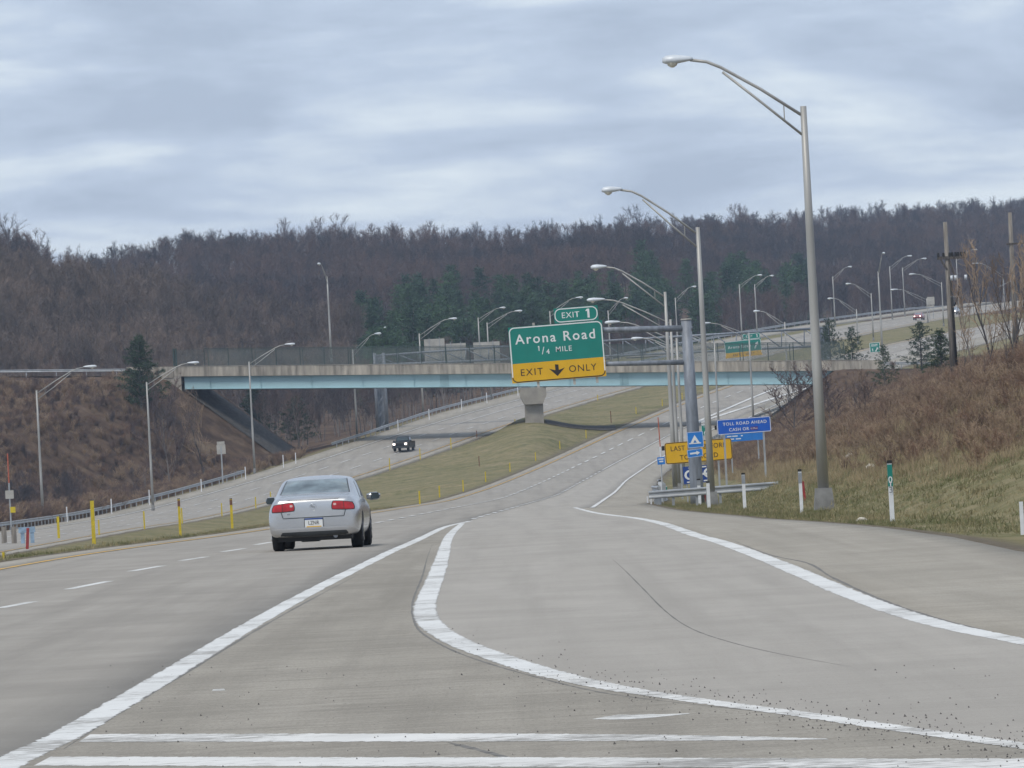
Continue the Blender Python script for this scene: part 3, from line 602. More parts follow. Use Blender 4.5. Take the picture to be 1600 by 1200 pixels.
# pier in the median: column, flared hammerhead, bearing seat
pc = at(835, 660, 803); pz = sz(pc.x, 803)
def pier_block(name, prof, y0, y1, mt):
    b = MB(); b.prism([(pc.x + x, y0, z) for x, z in prof], (0, y1 - y0, 0)); return b.build(name, mt, bridge, fix=True)
zt = float(zB(pc.x)) - .12; yp = float(yB(pc.x))
pier_block('pier_column', [(-1.02, pz - 1.5), (1.08, pz - 1.5), (1.08, zt - 1.9), (-1.02, zt - 1.9)], yp + .9, yp + 9.6, M['concrete_l'])
pier_block('pier_cap', [(-1.03, zt - 1.9), (1.09, zt - 1.9), (1.5, zt - 1.0), (1.5, zt), (-1.45, zt), (-1.45, zt - 1.0)], yp + .2, yp + 10.4, M['concrete_l'])
for dy in (.9, 3.1, 5.4, 7.7, 9.9):
    bslab('bearing', pc.x - .3, pc.x + .3, dy - .3, dy + .3, -.12, -.002, M['girder_d'])
# abutments
def abut(x0, x1, zl, name='abutment'):
    b = MB(); V = []
    for x in (x0, x1):
        for dy in (.2, 10.8): V += [Vector((x, float(yB(x)) + dy, zl)), Vector((x, float(yB(x)) + dy, float(zB(x)) + 1.474))]
    b.add(V, [(0, 4, 5, 1), (2, 3, 7, 6), (0, 1, 3, 2), (4, 6, 7, 5), (1, 5, 7, 3), (0, 2, 6, 4)]); return b.build(name, M['concrete_l'], bridge, fix=True)
abut(-46, gx0 - .35, float(zB(-40)) - 1.7); abut(37.6, 41.5, float(zB(40)) - 3.0)
bslab('parapet_panel', 39.05, 41.4, .12, .5, 1.3, 2.62, M['concrete']); bslab('parapet_panel', -44.5, gx0 - 1.25, .12, .5, 1.3, 2.62, M['concrete'])
# stone slope paving under the spans, bridge shadow painted into its dark colour
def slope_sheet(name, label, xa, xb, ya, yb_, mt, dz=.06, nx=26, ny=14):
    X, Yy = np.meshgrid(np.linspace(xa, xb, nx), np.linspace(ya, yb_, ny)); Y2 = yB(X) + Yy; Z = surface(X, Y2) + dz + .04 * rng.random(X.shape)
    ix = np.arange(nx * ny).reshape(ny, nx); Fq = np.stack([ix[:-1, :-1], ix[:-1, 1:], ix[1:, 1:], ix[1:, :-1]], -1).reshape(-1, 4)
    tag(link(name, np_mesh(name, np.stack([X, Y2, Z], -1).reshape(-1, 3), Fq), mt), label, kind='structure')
slope_sheet('slope_paving', 'stone slope paving darkened for bridge shade below the left abutment', -39.5, -26, .2, 11, M['shaded_slope_stone'])
slope_sheet('slope_paving', 'stone slope paving darkened for bridge shade beside the pier', 3.6, 11.5, .2, 11, M['shaded_slope_stone'])
slope_sheet('slope_paving', 'stone slope paving darkened for bridge shade below the right abutment', 27, 36.4, .2, 11, M['shaded_slope_stone'])
# approach roads of the bridge
for nm, xa, xb in (('left_approach_road', -120, -44), ('right_approach_road', 41.2, 110)):
    b = MB(); X = np.linspace(xa, xb, 20)
    b.add([p for x in X for p in (bpt(x, .2, DECK + .02), bpt(x, 10.8, DECK + .02))], [(2 * i, 2 * i + 2, 2 * i + 3, 2 * i + 1) for i in range(19)]); tag(b.build(nm, M['shoulder']), kind='structure')
# ------------------------------------------------------------------ light poles
def lamp(label, group, top, tip, Y, base_y=None, H=None, rad=.11, yaw_in=None, rise=1.45):
    """pole under picture point top at distance Y; tip is where its luminaire ends in x"""
    T = at(top[0], top[1], Y); bx_ = T.x; gz = sz(bx_, Y); H = T.z - gz
    if base_y: gz = at(top[0], base_y, Y).z; H = T.z - gz
    reach = (at(tip[0], tip[1], Y).x - T.x); rs = at(tip[0], tip[1], Y).z - T.z
    s_ = 1 if reach > 0 else -1; reach = abs(reach)
    o = thing('light_pole', label, 'light pole', (bx_, Y, gz), 0, group)
    k = max(.8, min(1.25, H / 10.7))
    MB().tube([(0, 0, .55), (0, 0, H * .35), (0, 0, H * .7), (0, 0, H)], [rad * 1.2, rad * 1.05, rad * .85, rad * .68], 10).build('shaft', M['pole'], o, True)
    bw_ = rad * (4.4 if Y < 300 else 3.0); MB().box((0, 0, .27), (bw_, bw_, .58), taper=.8).build('base_box', M['pole_base'], o)
    full = 4.2 * k; yaw = 0 if reach > full * .85 else math.sqrt(max(0, full * full - reach * reach))
    def A(t, z): return (s_ * reach * t, -yaw * t, H + z)
    r_ = max(rs, .25) if reach > .6 else max(rs, .2)
    up = [A(0.02, -.22), A(.3, -.22 + (r_ + .22) * .46), A(.58, -.22 + (r_ + .22) * .86), A(.68, r_ * .96), A(.8, r_ + .02)]
    a = MB().tube(up, [.042] * 5, 6).build('arm', M['pole'], o, True)
    MB().tube([A(.02, -.75), A(.3, -.22 + (r_ + .22) * .24), A(.57, -.22 + (r_ + .22) * .78)], .035, 6).build('brace', M['pole'], o, True)
    z1 = -.22 + (r_ + .22) * .2; MB().bar(A(.14, z1 - .02), A(.14, -.75 + .2 + (r_ + .22) * .1), .03).build('strut', M['pole'], o)
    hd = MB(); L = .85; dx, dy = s_ * reach, -yaw; q = math.hypot(dx, dy) or 1; dx /= q; dy /= q; px_, py_ = -dy, dx
    c0 = Vector(A(.78, r_ + .02)); segs = []
    Lh = max(.7, q * .22)
    for t, w, hh, dz in ((0, .05, .05, 0), (.12, .08, .09, .0), (.35, .15, .13, -.01), (.62, .18, .17, -.02), (.88, .165, .15, -.02), (1, .09, .08, -.02)):
        cc = c0 + Vector((dx, dy, 0)) * Lh * t + Vector((0, 0, dz + .02)); segs.append([cc + Vector((px_ * w * math.cos(f), py_ * w * math.cos(f), hh * math.sin(f) * (1 if math.sin(f) > 0 else .55))) for f in [2 * math.pi * i / 10 for i in range(10)]])
    hd.add([p for s2 in segs for p in s2], [(i * 10 + j, i * 10 + (j + 1) % 10, (i + 1) * 10 + (j + 1) % 10, (i + 1) * 10 + j) for i in range(5) for j in range(10)] + [tuple(range(9, -1, -1)), tuple(range(50, 60))])
    h = hd.build('luminaire', M['lamp_head'], o, True, fix=True)
    lb = MB(); cc = c0 + Vector((dx, dy, 0)) * Lh * .68 + Vector((0, 0, -.05)); V = []
    for t, rr_ in ((0, .15), (.6, .12), (1, .04)): V += [cc + Vector((math.cos(2 * math.pi * j / 10) * rr_, math.sin(2 * math.pi * j / 10) * rr_, -.13 * t)) for j in range(10)]
    lb.add(V, [(i * 10 + j, (i + 1) * 10 + j, (i + 1) * 10 + (j + 1) % 10, i * 10 + (j + 1) % 10) for i in range(2) for j in range(10)] + [tuple(range(20, 30))]); lb.build('lens', M['lamp_lens'], h, True, fix=True)
    return o
G1 = 'light poles along the eastbound road'
lamp('tall grey light pole nearest the camera, arm reaching left over the ramp', G1, (1255, 166), (1035, 97), 188, 797, rad=.125)
lamp('second nearest light pole, standing right of the exit sign gantry post', G1, (1090, 355), (940, 299), 271, 792, rad=.115)
lamp('third light pole back on the right, just left of the gantry post', G1, (1039, 456), (923, 419), 372, rad=.11)
lamp('fourth light pole back, close behind the third, lamp level with the exit tab', G1, (1047.5, 499), (917, 470), 455, rad=.11)
lamp('fifth light pole back, its lamp just right of the exit tab', G1, (1057, 528), (945, 505), 525, rad=.11)
lamp('sixth light pole back, mostly hidden behind the gantry post', G1, (1074, 549), (986, 530), 605, rad=.105)
lamp('light pole rising from behind the left end of the toll sign', G1, (1116, 534), (1031, 517), 757, rad=.11)
lamp('light pole in front of the far exit sign, above the toll sign', G1, (1170, 520), (1094, 506), 780, rad=.11)
lamp('light pole just beyond the bridge, right of the far exit sign', G1, (1226, 503), (1177, 487), 845, rad=.105)
G2 = 'light poles along the westbound road'
lamp('leftmost light pole, arm reaching right above the brown bank', G2, (57, 610), (151, 573), 614)
lamp('second light pole from the left, in front of the big pine bank', G2, (229, 597), (311, 567), 666)
lamp('third light pole from the left, near the end of the guardrail', G2, (389, 565), (461, 538), 754)
lamp('light pole showing below the bridge beside the gantry tower', G2, (551, 546), (596, 522), 822)
lamp('light pole beyond the bridge, left of the sign backs', G2, (655, 521), (714, 498), 872)
lamp('upper of two paired lamps beyond the bridge above the sign backs', G2, (747, 496), (790, 481), 985)
lamp('lower of two paired lamps beyond the bridge above the sign backs', G2, (761, 504), (816, 486), 925)
lamp('light pole poking up behind the left side of the exit tab', G2, (859, 486), (911, 465), 985)
lamp('far light pole between the exit tab and the gantry arms', G2, (950, 485), (981, 466), 1050)
lamp('far light pole against the pines above the gantry post', G2, (1055, 465), (1088, 448), 1130)
lamp('left one of the two far light poles side by side against the pines', G2, (1155, 444), (1191, 430), 1180)
lamp('right one of the two far light poles side by side against the pines', G2, (1179, 444), (1209, 431), 1215)
lamp('light pole on the overbridge deck with its arm toward the camera', G2, (511, 432), (499, 414), 818, base_y=566)
lamp('tiny far light pole seen through the bridge fence near the gantry tower', G2, (594, 524), (603, 513), 1080, rad=.08)
G3 = 'light poles on the far hill road'
lamp('far light pole right of the nearest pole, arm to the right', G3, (1301, 432), (1331, 417), 1300)
lamp('short far light pole above the pine, arm to the left', G3, (1338, 483), (1293, 467), 1100)
lamp('far light pole left of the tall bent one, arm to the left', G3, (1361, 458), (1321, 444), 1130)
lamp('tall far light pole with a short crooked arm above the green exit sign', G3, (1372, 424), (1379, 397), 1010, rad=.13)
lamp('left one of a far pair of light poles with arms to the right', G3, (1390, 416), (1425, 400), 1350)
lamp('right one of a far pair of light poles with arms to the right', G3, (1410, 418), (1448, 404), 1385)
lamp('far light pole beside the grey sign back, arm to the left', G3, (1448, 466), (1391, 453), 1290)
lamp('far light pole just left of the utility pole, arm to the left', G3, (1471, 441), (1420, 429), 1240)
lamp('far light pole right of the utility pole, arm to the right', G3, (1494, 402), (1527, 390), 1440)
lamp('rightmost far light pole, arm to the left above the hill road', G3, (1567, 428), (1519, 412), 1400)
# ------------------------------------------------------------------ guardrails
WPROF = [(.0, .0), (.06, .03), (.06, .07), (.012, .12), (.012, .19), (.06, .24), (.06, .28), (.0, .31)]
def guardrail(label, P, side=1, post_step=1.9, hgt=.45, posts=True, scale=1.0):
    """P: ground points along the rail; side: +1 faces right of travel"""
    P = [Vector(p) for p in P]; o = thing('guardrail', label, 'guardrail', P[0]); b = MB(); V = []; n = len(P)
    base = P[0]
    for i, p in enumerate(P):
        d = P[min(i + 1, n - 1)] - P[max(i - 1, 0)]; d.z = 0; d.normalize(); q = Vector((d.y, -d.x, 0)) * side
        for (u, w) in WPROF: V.append(p - base + q * (u + .08) + Vector((0, 0, hgt + w * scale)))
    k = len(WPROF); b.add(V, [(i * k + j, (i + 1) * k + j, (i + 1) * k + j + 1, i * k + j + 1) for i in range(n - 1) for j in range(k - 1)]); b.build('rail', M['galv'], o)
    if posts:
        acc = 0.0; pb = None
        for i in range(n - 1):
            L = (P[i + 1] - P[i]).length; t = -acc
            while t + post_step <= L:
                t += post_step; p = P[i].lerp(P[i + 1], t / L) - base
                c = MB().box((p.x, p.y, p.z + hgt * .5 + .05), (.10, .16, hgt + .5))
                if pb is None: pb = c.build('post', M['galv'], o); p0 = p.copy()
                else: c2 = link('post', pb.data, None, o); c2.location = p - p0
            acc = L - t
    return o
def rail_pts(fx, off, Y0, Y1, step=8):
    return [Vector((float(fx(y)) + off, y, sz(float(fx(y)) + off, y))) for y in np.linspace(Y0, Y1, int((Y1 - Y0) / step) + 1)]
e0 = rail_pts(wL, -.35, 440, 748); e0 += [Vector((e0[-1].x + .1 - i * i * .28, e0[-1].y + 1.5 * i, sz(e0[-1].x - i * i * .28, e0[-1].y + 1.5 * i))) for i in (1, 2, 3, 4)]
guardrail('long steel guardrail along the left shoulder before the bridge', e0, 1, 3.8)
e1 = rail_pts(wL, -.3, 796, 1120)
guardrail('steel guardrail along the far shoulder beyond the bridge', e1, 1, 3.8)
guardrail('far steel guardrail along the top of the hill road', rail_pts(lambda Y: xW(Y) - 23.3, 0, 1080, 1540), 1, 8, hgt=.5, scale=1.3)
guardrail('steel guardrail of the road left of the bridge', [bpt(x, .4, DECK) for x in np.linspace(-110, -44.6, 18)], 1, 3.8, hgt=.5)
guardrail('short steel guardrail right of the bridge end', [bpt(x, .4, DECK) for x in np.linspace(41.6, 56, 8)], 1, 1.9, hgt=.45)
nr_ = [hit(*q) for q in ((1208, 778), (1160, 783), (1110, 788))]
ra = plane_hit(1009, 789); rc = plane_hit(1205, 779)
G_ = [Vector((ra.x + (rc.x - ra.x) * t, 275 - 1.5 * t, 0)) for t in np.linspace(0, 1, 7)]; za = sz(ra.x, 275)
guardrail('near steel guardrail in front of the gantry post', [Vector((p.x, p.y, za + .02 * i)) for i, p in enumerate(G_)], 1, .95, hgt=.27)
G_ = [Vector((float(eR(y)) + .35, y, sz(float(eR(y)) + .35, y))) for y in np.linspace(280, 470, 30)]
guardrail('steel guardrail running back along the exit lane shoulder', G_, -1, 1.9)
guardrail('steel guardrail beyond the toll sign under the bridge', rail_pts(eR, .5, 700, 860), -1, 3.8)
# ------------------------------------------------------------------ the exit sign gantry
YG_ = 284.0; gb = at(1090, 785, YG_); gtop = at(1072, 500, YG_)
gan = thing('exit_sign_gantry', 'grey steel cantilever gantry holding the large green exit sign', 'sign gantry', (gb.x, YG_, sz(gb.x, YG_)))
gz0 = sz(gb.x, YG_); Hh = gtop.z - gz0; tl = gtop.x - gb.x
MB().tube([(0, 0, 0), (0, 0, .5), (tl * .5, 0, Hh * .5), (tl, 0, Hh)], [.30, .275, .245, .205], 16).build('post', M['gantry'], gan, True)
MB().tube([(tl, 0, Hh), (tl, 0, Hh + .05)], [.225, .215], 16).build('post_cap', M['alu'], gan, True)
def gl_(px, py): p = at(px, py, YG_); return Vector((p.x - gb.x, 0, p.z - gz0))
for (a, b_, r0, r1) in (((1068, 513), (850, 518), .13, .10), ((1070, 566), (850, 571), .105, .085)):
    A, B = gl_(*a), gl_(*b_); ob = MB().tube([A, A.lerp(B, .5), B], [r0, (r0 + r1) / 2, r1], 12).build('arm', M['gantry'], gan, True)
    A2 = gl_(a[0] + 14, a[1]); MB().tube([A, A2], [.1, .1], 10).build('arm_stub', M['gantry'], ob, True)
sc_ = gl_(870.5, 550); sgn = bpy.data.objects.new('sign_face', None); 
W_, H_ = 3.80, 2.26
def sub(name, mb, mt): return mb.build(name, mt, gan)
panel_tilt = R(-1.6); YF1 = .345; YF2 = 1 - YF1 - .001
def SP(x, z): return Vector((sc_.x + x * math.cos(panel_tilt) + z * math.sin(panel_tilt) * 1, 0, sc_.z - x * math.sin(panel_tilt) + z * math.cos(panel_tilt)))
face = bpy.data.objects.new('sign_panel', bpy.data.meshes.new('sign_panel')); 
b = MB(); b.box((0, -.22, H_ / 2 - H_ * YF2 / 2), (W_, .05, H_ * YF2)); face = b.build('sign_panel', M['green'], gan)
face.location = (sc_.x, 0, sc_.z); face.rotation_euler = (0, panel_tilt, 0)
yel = MB().box((0, -.22, -H_ / 2 + H_ * YF1 / 2), (W_, .05, H_ * YF1)).build('exit_only_panel', M['amber'], gan); yel.location = face.location; yel.rotation_euler = face.rotation_euler
yf_ = -.25
frame_line('border', W_ - .03, H_ - .03, .22, .045, 0, 0, yf_, M['swhite'], face, lambda x, z: z > -H_ / 2 + H_ * YF1)
frame_line('border', W_ - .03, H_ - .03, .22, .04, 0, 0, yf_, M['sblack'], yel, lambda x, z: z <= -H_ / 2 + H_ * YF1)
zs = -H_ / 2 + H_ * YF1
MB().add([(-W_ / 2 + .02, yf_, zs), (-W_ / 2 + .065, yf_, zs), (-W_ / 2 + .065, yf_, H_ / 2 - .2), (-W_ / 2 + .02, yf_, H_ / 2 - .2)], [(0, 1, 2, 3)]).build('border', M['swhite'], face).location.y = -.001
letter(face, 'Arona Road', .385, -.04, .62, yf_, M['swhite'], 1.22, .012)
one(face, .20, -.72, .20, yf_, M['swhite'], .035); letter(face, '/', .30, -.56, .10, yf_, M['swhite'], 1.0, .0); letter(face, '4', .20, -.37, .05, yf_, M['swhite'], 1.0, .004)
letter(face, 'MILE', .21, .28, .11, yf_, M['swhite'], 1.15, .002)
letter(yel, 'EXIT', .27, -1.08, -.72, yf_, M['sblack'], 1.22, .0)
letter(yel, 'ONLY', .27, .98, -.72, yf_, M['sblack'], 1.15, .0)
MB().add([(x - .06, yf_, z - .73) for x, z in ((-.07, .24), (.07, .22), (.07, .0), (.32, .08), (0, -.24), (-.32, .08), (-.07, .0))], [(0, 6, 3, 2) and (0, 6, 2, 1), (6, 5, 4), (6, 4, 2), (2, 4, 3)]).build('arrow', M['sblack'], yel)
tab = MB().box((.88, -.22, H_ / 2 + .32), (1.78, .05, .60)).build('exit_tab', M['green'], gan); tab.location = face.location; tab.rotation_euler = face.rotation_euler
frame_line('border', 1.74, .56, .24, .04, .88, H_ / 2 + .32, yf_, M['swhite'], tab)
letter(tab, 'EXIT', .23, .66, H_ / 2 + .32, yf_, M['swhite'], 1.12, .003)
one(tab, .36, 1.38, H_ / 2 + .33, yf_, M['swhite'], .085)
for x in (-.86, .60, 1.52):
    o = MB().box((x, -.12, -.06), (.10, .12, H_ + .36)).build('bracket', M['alu'], gan); o.location = face.location; o.rotation_euler = face.rotation_euler
# ------------------------------------------------------------------ road signs around the gantry
def signpost(name, label, cat, px, py, Y, w, h, r, mt, posts=(0,), border=None, bw=.03, tilt=0.0, pm='galv', pr=.045, ground=True, back=.03):
    c = at(px, py, Y); gz = sz(c.x, Y); o = thing(name, label, cat, (c.x, Y, gz)); hc = c.z - gz
    for x in posts: MB().bar((x, .05, -.1), (x, .05, hc + h * .3), pr * 2).build('post', M[pm], o)
    p = plate('panel', w, h, r, 0, 0, -.012, mt, o, back); p.location = (0, 0, hc); p.rotation_euler = (0, tilt, 0)
    if border: frame_line('border', w - .02, h - .02, r, bw, 0, 0, -.016, border, p)
    return o, p
o, p = signpost('camping_sign', 'square blue sign with a white tent symbol in front of the gantry post', 'road sign', 1086.5, 687, 281, .65, .64, .03, M['lblue'], (), M['swhite'], .014, R(-1.5))
yb_ = -.02
MB().add([(-.02 + x, yb_, z) for x, z in ((-.19, -.13), (0, .19), (.19, -.13), (.075, -.13), (0, .0), (-.075, -.13))], [(0, 5, 4, 1), (1, 4, 3, 2)]).build('tent_symbol', M['swhite'], p)
MB().add([(-.26, yb_ - .001, -.165), (.22, yb_ - .001, -.165), (.22, yb_ - .001, -.125), (-.26, yb_ - .001, -.125)], [(0, 1, 2, 3)]).build('ground_bar', M['swhite'], p)
o, p = signpost('arrow_sign', 'small blue sign with a white right arrow below the tent sign', 'road sign', 1086, 708, 281, .62, .32, .03, M['lblue'], (), M['swhite'], .012, R(-5))
MB().add([(x, yb_, z) for x, z in ((-.2, -.035), (.06, -.035), (.06, -.09), (.2, 0), (.06, .09), (.06, .035), (-.2, .035))], [(0, 1, 5, 6), (2, 3, 4), (1, 2, 4, 5)]).build('arrow', M['swhite'], p)
Yt = 345; k = Yt / FPX
o, p = signpost('last_exit_sign', 'wide amber warning sign partly hidden behind the light poles', 'road sign', 1091.5, 705, Yt, 105 * k, 33.5 * k, .12, M['amber'], (-.9, .95), M['sblack'], .035, R(-1.6))
letter(p, 'LAST EXIT BEFORE', .235, .0, .22, yb_, M['sblack'], 1.06, 0, sx=.93); letter(p, 'TOLL ROAD', .235, 0, -.24, yb_, M['sblack'], 1.1, 0, sx=.95)
MB().box((-1.72, .06, .28), (.14, .12, .22)).build('beacon', M['black'], p)
Yt = 330; k = Yt / FPX
o, p = signpost('toll_road_sign', 'bright blue sign announcing the toll road ahead on the right bank', 'road sign', 1162.5, 665, Yt, 84 * k, 24 * k, .08, M['blue'], (-.95, .9), M['swhite'], .025, R(-1.2))
letter(p, 'TOLL ROAD AHEAD', .145, .04, .13, yb_, M['swhite'], 1.12, .006, sx=1.0); letter(p, 'CASH OR', .145, -.24, -.15, yb_, M['swhite'], 1.1, .008)
MB().add([(.29, yb_, -.23), (.64, yb_, -.23), (.64, yb_, -.08), (.29, yb_, -.08)], [(0, 1, 2, 3)]).build('toll_tag_logo', M['purple'], p)
letter(p, 'E-ZPass', .07, .465, -.155, yb_ - .003, M['swhite'], 1.0, 0)
MB().box((-1.33, .08, .0), (.1, .14, .2)).build('beacon', M['black'], p)
Yt = 470; k = Yt / FPX
o, p = signpost('lower_blue_sign', 'lighter blue information sign below the toll sign', 'road sign', 1163, 683, Yt, 64 * k, 11.5 * k, .05, M['lblue'], (-.9, .9), None, .02, R(-1.0))
for x, z, w in ((-1.0, .11, .3), (-.62, .11, .36), (-.16, .11, .12), (-.9, -.08, .42), (-.4, -.08, .34)): MB().add([(x - w / 2, yb_, z - .035), (x + w / 2, yb_, z - .035), (x + w / 2, yb_, z + .035), (x - w / 2, yb_, z + .035)], [(0, 1, 2, 3)]).build('print_bar', M['swhite'], p)
Yt = 400; k = Yt / FPX
o, p = signpost('route_marker_sign', 'small green route marker with white north plate behind the gantry', 'road sign', 1103, 672.5, Yt, .52, .62, .05, M['green'], (0,), M['swhite'], .02, R(-2), pr=.03)
letter(p, '66', .22, .02, -.13, yb_, M['swhite'], 1.0, .01); letter(p, 'TOLL', .08, 0, .2, yb_, M['swhite'], 1.0, 0)
np_ = plate('north_plate', .46, .2, .02, 0, .42, -.012, M['swhite'], p); letter(p, 'NORTH', .10, 0, .42, yb_, M['sblack'], 1.0, 0)
Yt = 268; k = 300 / FPX
o, p = signpost('marker_sign', 'tiny blue plate on a slim post at the left end of the near guardrail', 'road sign', 1033, 720, 300, 11.5 * k, 11.5 * k, .02, M['lblue'], (0,), None, .02, R(-2), pr=.025)
letter(p, '1234', .07, 0, .06, yb_, M['swhite'], 1.0, 0) if False else None
MB().add([(-.11, yb_, .05), (.11, yb_, .05), (.11, yb_, .1), (-.11, yb_, .1)], [(0, 1, 2, 3)]).build('print_bar', M['swhite'], p); MB().add([(-.08, yb_, -.06), (.09, yb_, -.06), (.09, yb_, .0), (-.08, yb_, .0)], [(0, 1, 2, 3)]).build('print_bar', M['swhite'], p)
q = at(1031, 690, 301); q2 = at(1034, 742, 301); gq = sz(q.x, 301)
t_ = thing('marker_rod', 'thin orange and white rod rising above the tiny blue plate', 'marker', (q2.x, 301, gq))
MB().tube([(0, .1, 0), (0, .1, at(1032, 698, 301).z - gq)], .03, 6).build('rod', M['wpost'], t_); MB().tube([(0, .1, at(1032, 698, 301).z - gq), (-.03, .1, at(1031, 652, 301).z - gq)], .022, 6).build('whip', M['orange'], t_)
Yt = 300; k = Yt / FPX
o, p = signpost('navy_sign', 'navy blue sign with big white curved letters behind the gantry post', 'road sign', 1091, 741, Yt, 47 * k, 27 * k, .02, M['dblue'], (-.5, .5), None, .02, R(-2), pr=.03)
letter(p, 'C', .42, -.37, .0, yb_, M['swhite'], 1, .02, sx=1.15); letter(p, 'C', .42, .45, .03, yb_, M['swhite'], 1, .02, sx=1.15)
letter(p, 'Lo', .07, -.36, .3, yb_, M['swhite'], 1, 0)
for x, z, w, h in ((-.28, .0, .16, .1), (.26, .0, .3, .09), (-.3, -.3, .42, .05), (.4, -.29, .38, .05), (.22, .3, .3, .05)):
    MB().add([(x - w / 2, yb_ - .004, z - h / 2), (x + w / 2, yb_ - .004, z - h / 2), (x + w / 2, yb_ - .004, z + h / 2), (x - w / 2, yb_ - .004, z + h / 2)], [(0, 1, 2, 3)]).build('print_bar', M['swhite'], p)
# sign backs, far signs
o, p = signpost('road_sign', 'grey back of a road sign on the left bank before the bridge', 'road sign', 345.5, 702, 735, .92, 1.0, .05, M['alu'], (0,), None, .02, R(-1), pr=.07)
MB().box((0, -.02, .66), (.8, .03, .30)).build('upper_plate', M['alu'], p)
o, p = signpost('road_sign', 'grey back of a square sign on the far hill road', 'road sign', 1454.5, 470, 1330, 1.35, 1.5, .05, M['alu'], (-.35, .35), None, .02, 0, pr=.05)
MB().box((0, -.02, -1.05), (1.2, .03, .3)).build('lower_plate', M['alu'], p)
o, p = signpost('far_exit_sign', 'small green exit sign with a white arrow beyond the bridge end', 'road sign', 1367, 543.5, 1030, 1.5, 1.55, .1, M['green'], (-.4, .4), M['swhite'], .06, R(-2), pr=.06)
letter(p, 'EXIT', .32, 0, .38, yb_, M['swhite'], 1.0, .02); one(p, .4, -.34, -.28, yb_, M['swhite'], .1)
MB().add([(.0 + x, yb_, -.28 + z) for x, z in ((0, -.2), (.1, -.26), (.36, .06), (.45, -.03), (.48, .3), (.15, .26), (.26, .16))], [(0, 1, 2, 6), (3, 4, 5)]).build('arrow', M['swhite'], p)
MB().box((0, -.02, -.98), (1.5, .03, .28)).build('yellow_plate', M['amber'], p)
# far gantries beyond the bridge
def truss(label, pl, pr, Y, depth_px, towers, nb=8, rt=.13):
    A, B = at(*pl, Y), at(*pr, Y); A2, B2 = at(pl[0], pl[1] + depth_px[0], Y), at(pr[0], pr[1] + depth_px[1], Y)
    o = thing('truss_gantry', label, 'sign gantry', (A.x, Y, sz(A.x, Y))); O = Vector((A.x, Y, sz(A.x, Y)))
    for dy in (0, 1.3):
        D = Vector((0, dy, 0))
        MB().tube([A - O + D, B - O + D], rt, 8).build('chord', M['gantry'], o, True); MB().tube([A2 - O + D, B2 - O + D], rt, 8).build('chord', M['gantry'], o, True)
    for i in range(nb):
        a, c = A.lerp(B, i / nb), A2.lerp(B2, (i + 1) / nb); d = A2.lerp(B2, i / nb)
        MB().tube([a - O, c - O], rt * .55, 6).build('diagonal', M['gantry'], o, True); MB().tube([a - O, d - O], rt * .5, 6).build('upright', M['gantry'], o, True)
    for T in towers:
        t = at(T, 560, Y); gz = sz(t.x, Y); top = (A.z + (B.z - A.z) * (t.x - A.x) / (B.x - A.x))
        for dx, dy in ((-.55, 0), (.55, 0), (-.55, 1.3), (.55, 1.3)): MB().tube([Vector((t.x + dx, Y + dy, gz - .3)) - O, Vector((t.x + dx, Y + dy, top + .3)) - O], .2, 8).build('tower_leg', M['gantry'], o, True)
        for j in range(6):
            z0 = gz + (top - gz) * j / 6; z1 = gz + (top - gz) * (j + 1) / 6; MB().bar(Vector((t.x - .55, Y, z0)) - O, Vector((t.x + .55, Y, z1)) - O, .12).build('tower_brace', M['gantry'], o)
        MB().box(Vector((t.x, Y + .65, (gz + top) / 2)) - O, (.8, .06, top - gz)).build('tower_web', M['gantry'], o)
    return o, O
o, O = truss('grey truss gantry behind the bridge fence carrying sign backs', (585, 556), (835, 538), 838, (14, 22), (592,), 7)
for (x0, x1, y0, y1) in ((662, 696, 530, 566), (696, 729, 537, 566), (739, 782, 535, 566)):
    a, c = at(x0, y0, 837), at(x1, y1, 837); p = MB().box((a + c) / 2 - O + Vector((0, 1.75, 0)), (c.x - a.x, .08, a.z - c.z)).build('sign_back', M['alu'], o)
    for t in (.25, .75): MB().box(Vector((a.x + (c.x - a.x) * t, 837, (a.z + c.z) / 2)) - O + Vector((0, 1.66, 0)), (.08, .08, a.z - c.z + .3)).build('rib', M['galv'], p)
o, O = truss('grey truss gantry right of the exit sign carrying a far exit sign', (938, 533), (1292, 512), 832, (24, 28), (1288,), 10)
a, c = at(1132.5, 531.5, 829), at(1190, 557, 829); w_, h_ = 57.5 * 829 / FPX, 25.5 * 829 / FPX; ctr = (a + c) / 2 - O
pg = MB().box((0, 0, h_ * .15), (w_, .06, h_ * .7)).build('sign_panel', M['green'], o); pg.location = ctr; pg.rotation_euler = (0, R(-3), 0)
pa = MB().box((0, 0, -h_ * .36), (w_, .06, h_ * .30)).build('exit_only_panel', M['amber'], o); pa.location = ctr; pa.rotation_euler = (0, R(-3), 0)
pt = MB().box((w_ * .25, 0, h_ * .5 + .36), (w_ * .49, .06, .70)).build('exit_tab', M['green'], o); pt.location = ctr; pt.rotation_euler = (0, R(-3), 0)
frame_line('border', w_ - .04, h_ - .04, .2, .05, 0, 0, -.035, M['swhite'], pg, lambda x, z: z > -h_ * .2); frame_line('border', w_ * .48, .66, .25, .05, w_ * .25, h_ * .5 + .36, -.035, M['swhite'], pt)
letter(pg, 'Arona Road', .34, -.45, .25, -.04, M['swhite'], 1.15, .01); letter(pa, 'EXIT', .26, -.85, -h_ * .36, -.04, M['sblack'], 1.1, 0); letter(pa, 'ONLY', .26, .75, -h_ * .36, -.04, M['sblack'], 1.1, 0)
letter(pt, 'EXIT', .26, w_ * .2, h_ * .5 + .36, -.04, M['swhite'], 1.1, 0); one(pt, .36, w_ * .41, h_ * .5 + .36, -.04, M['swhite'], .09)
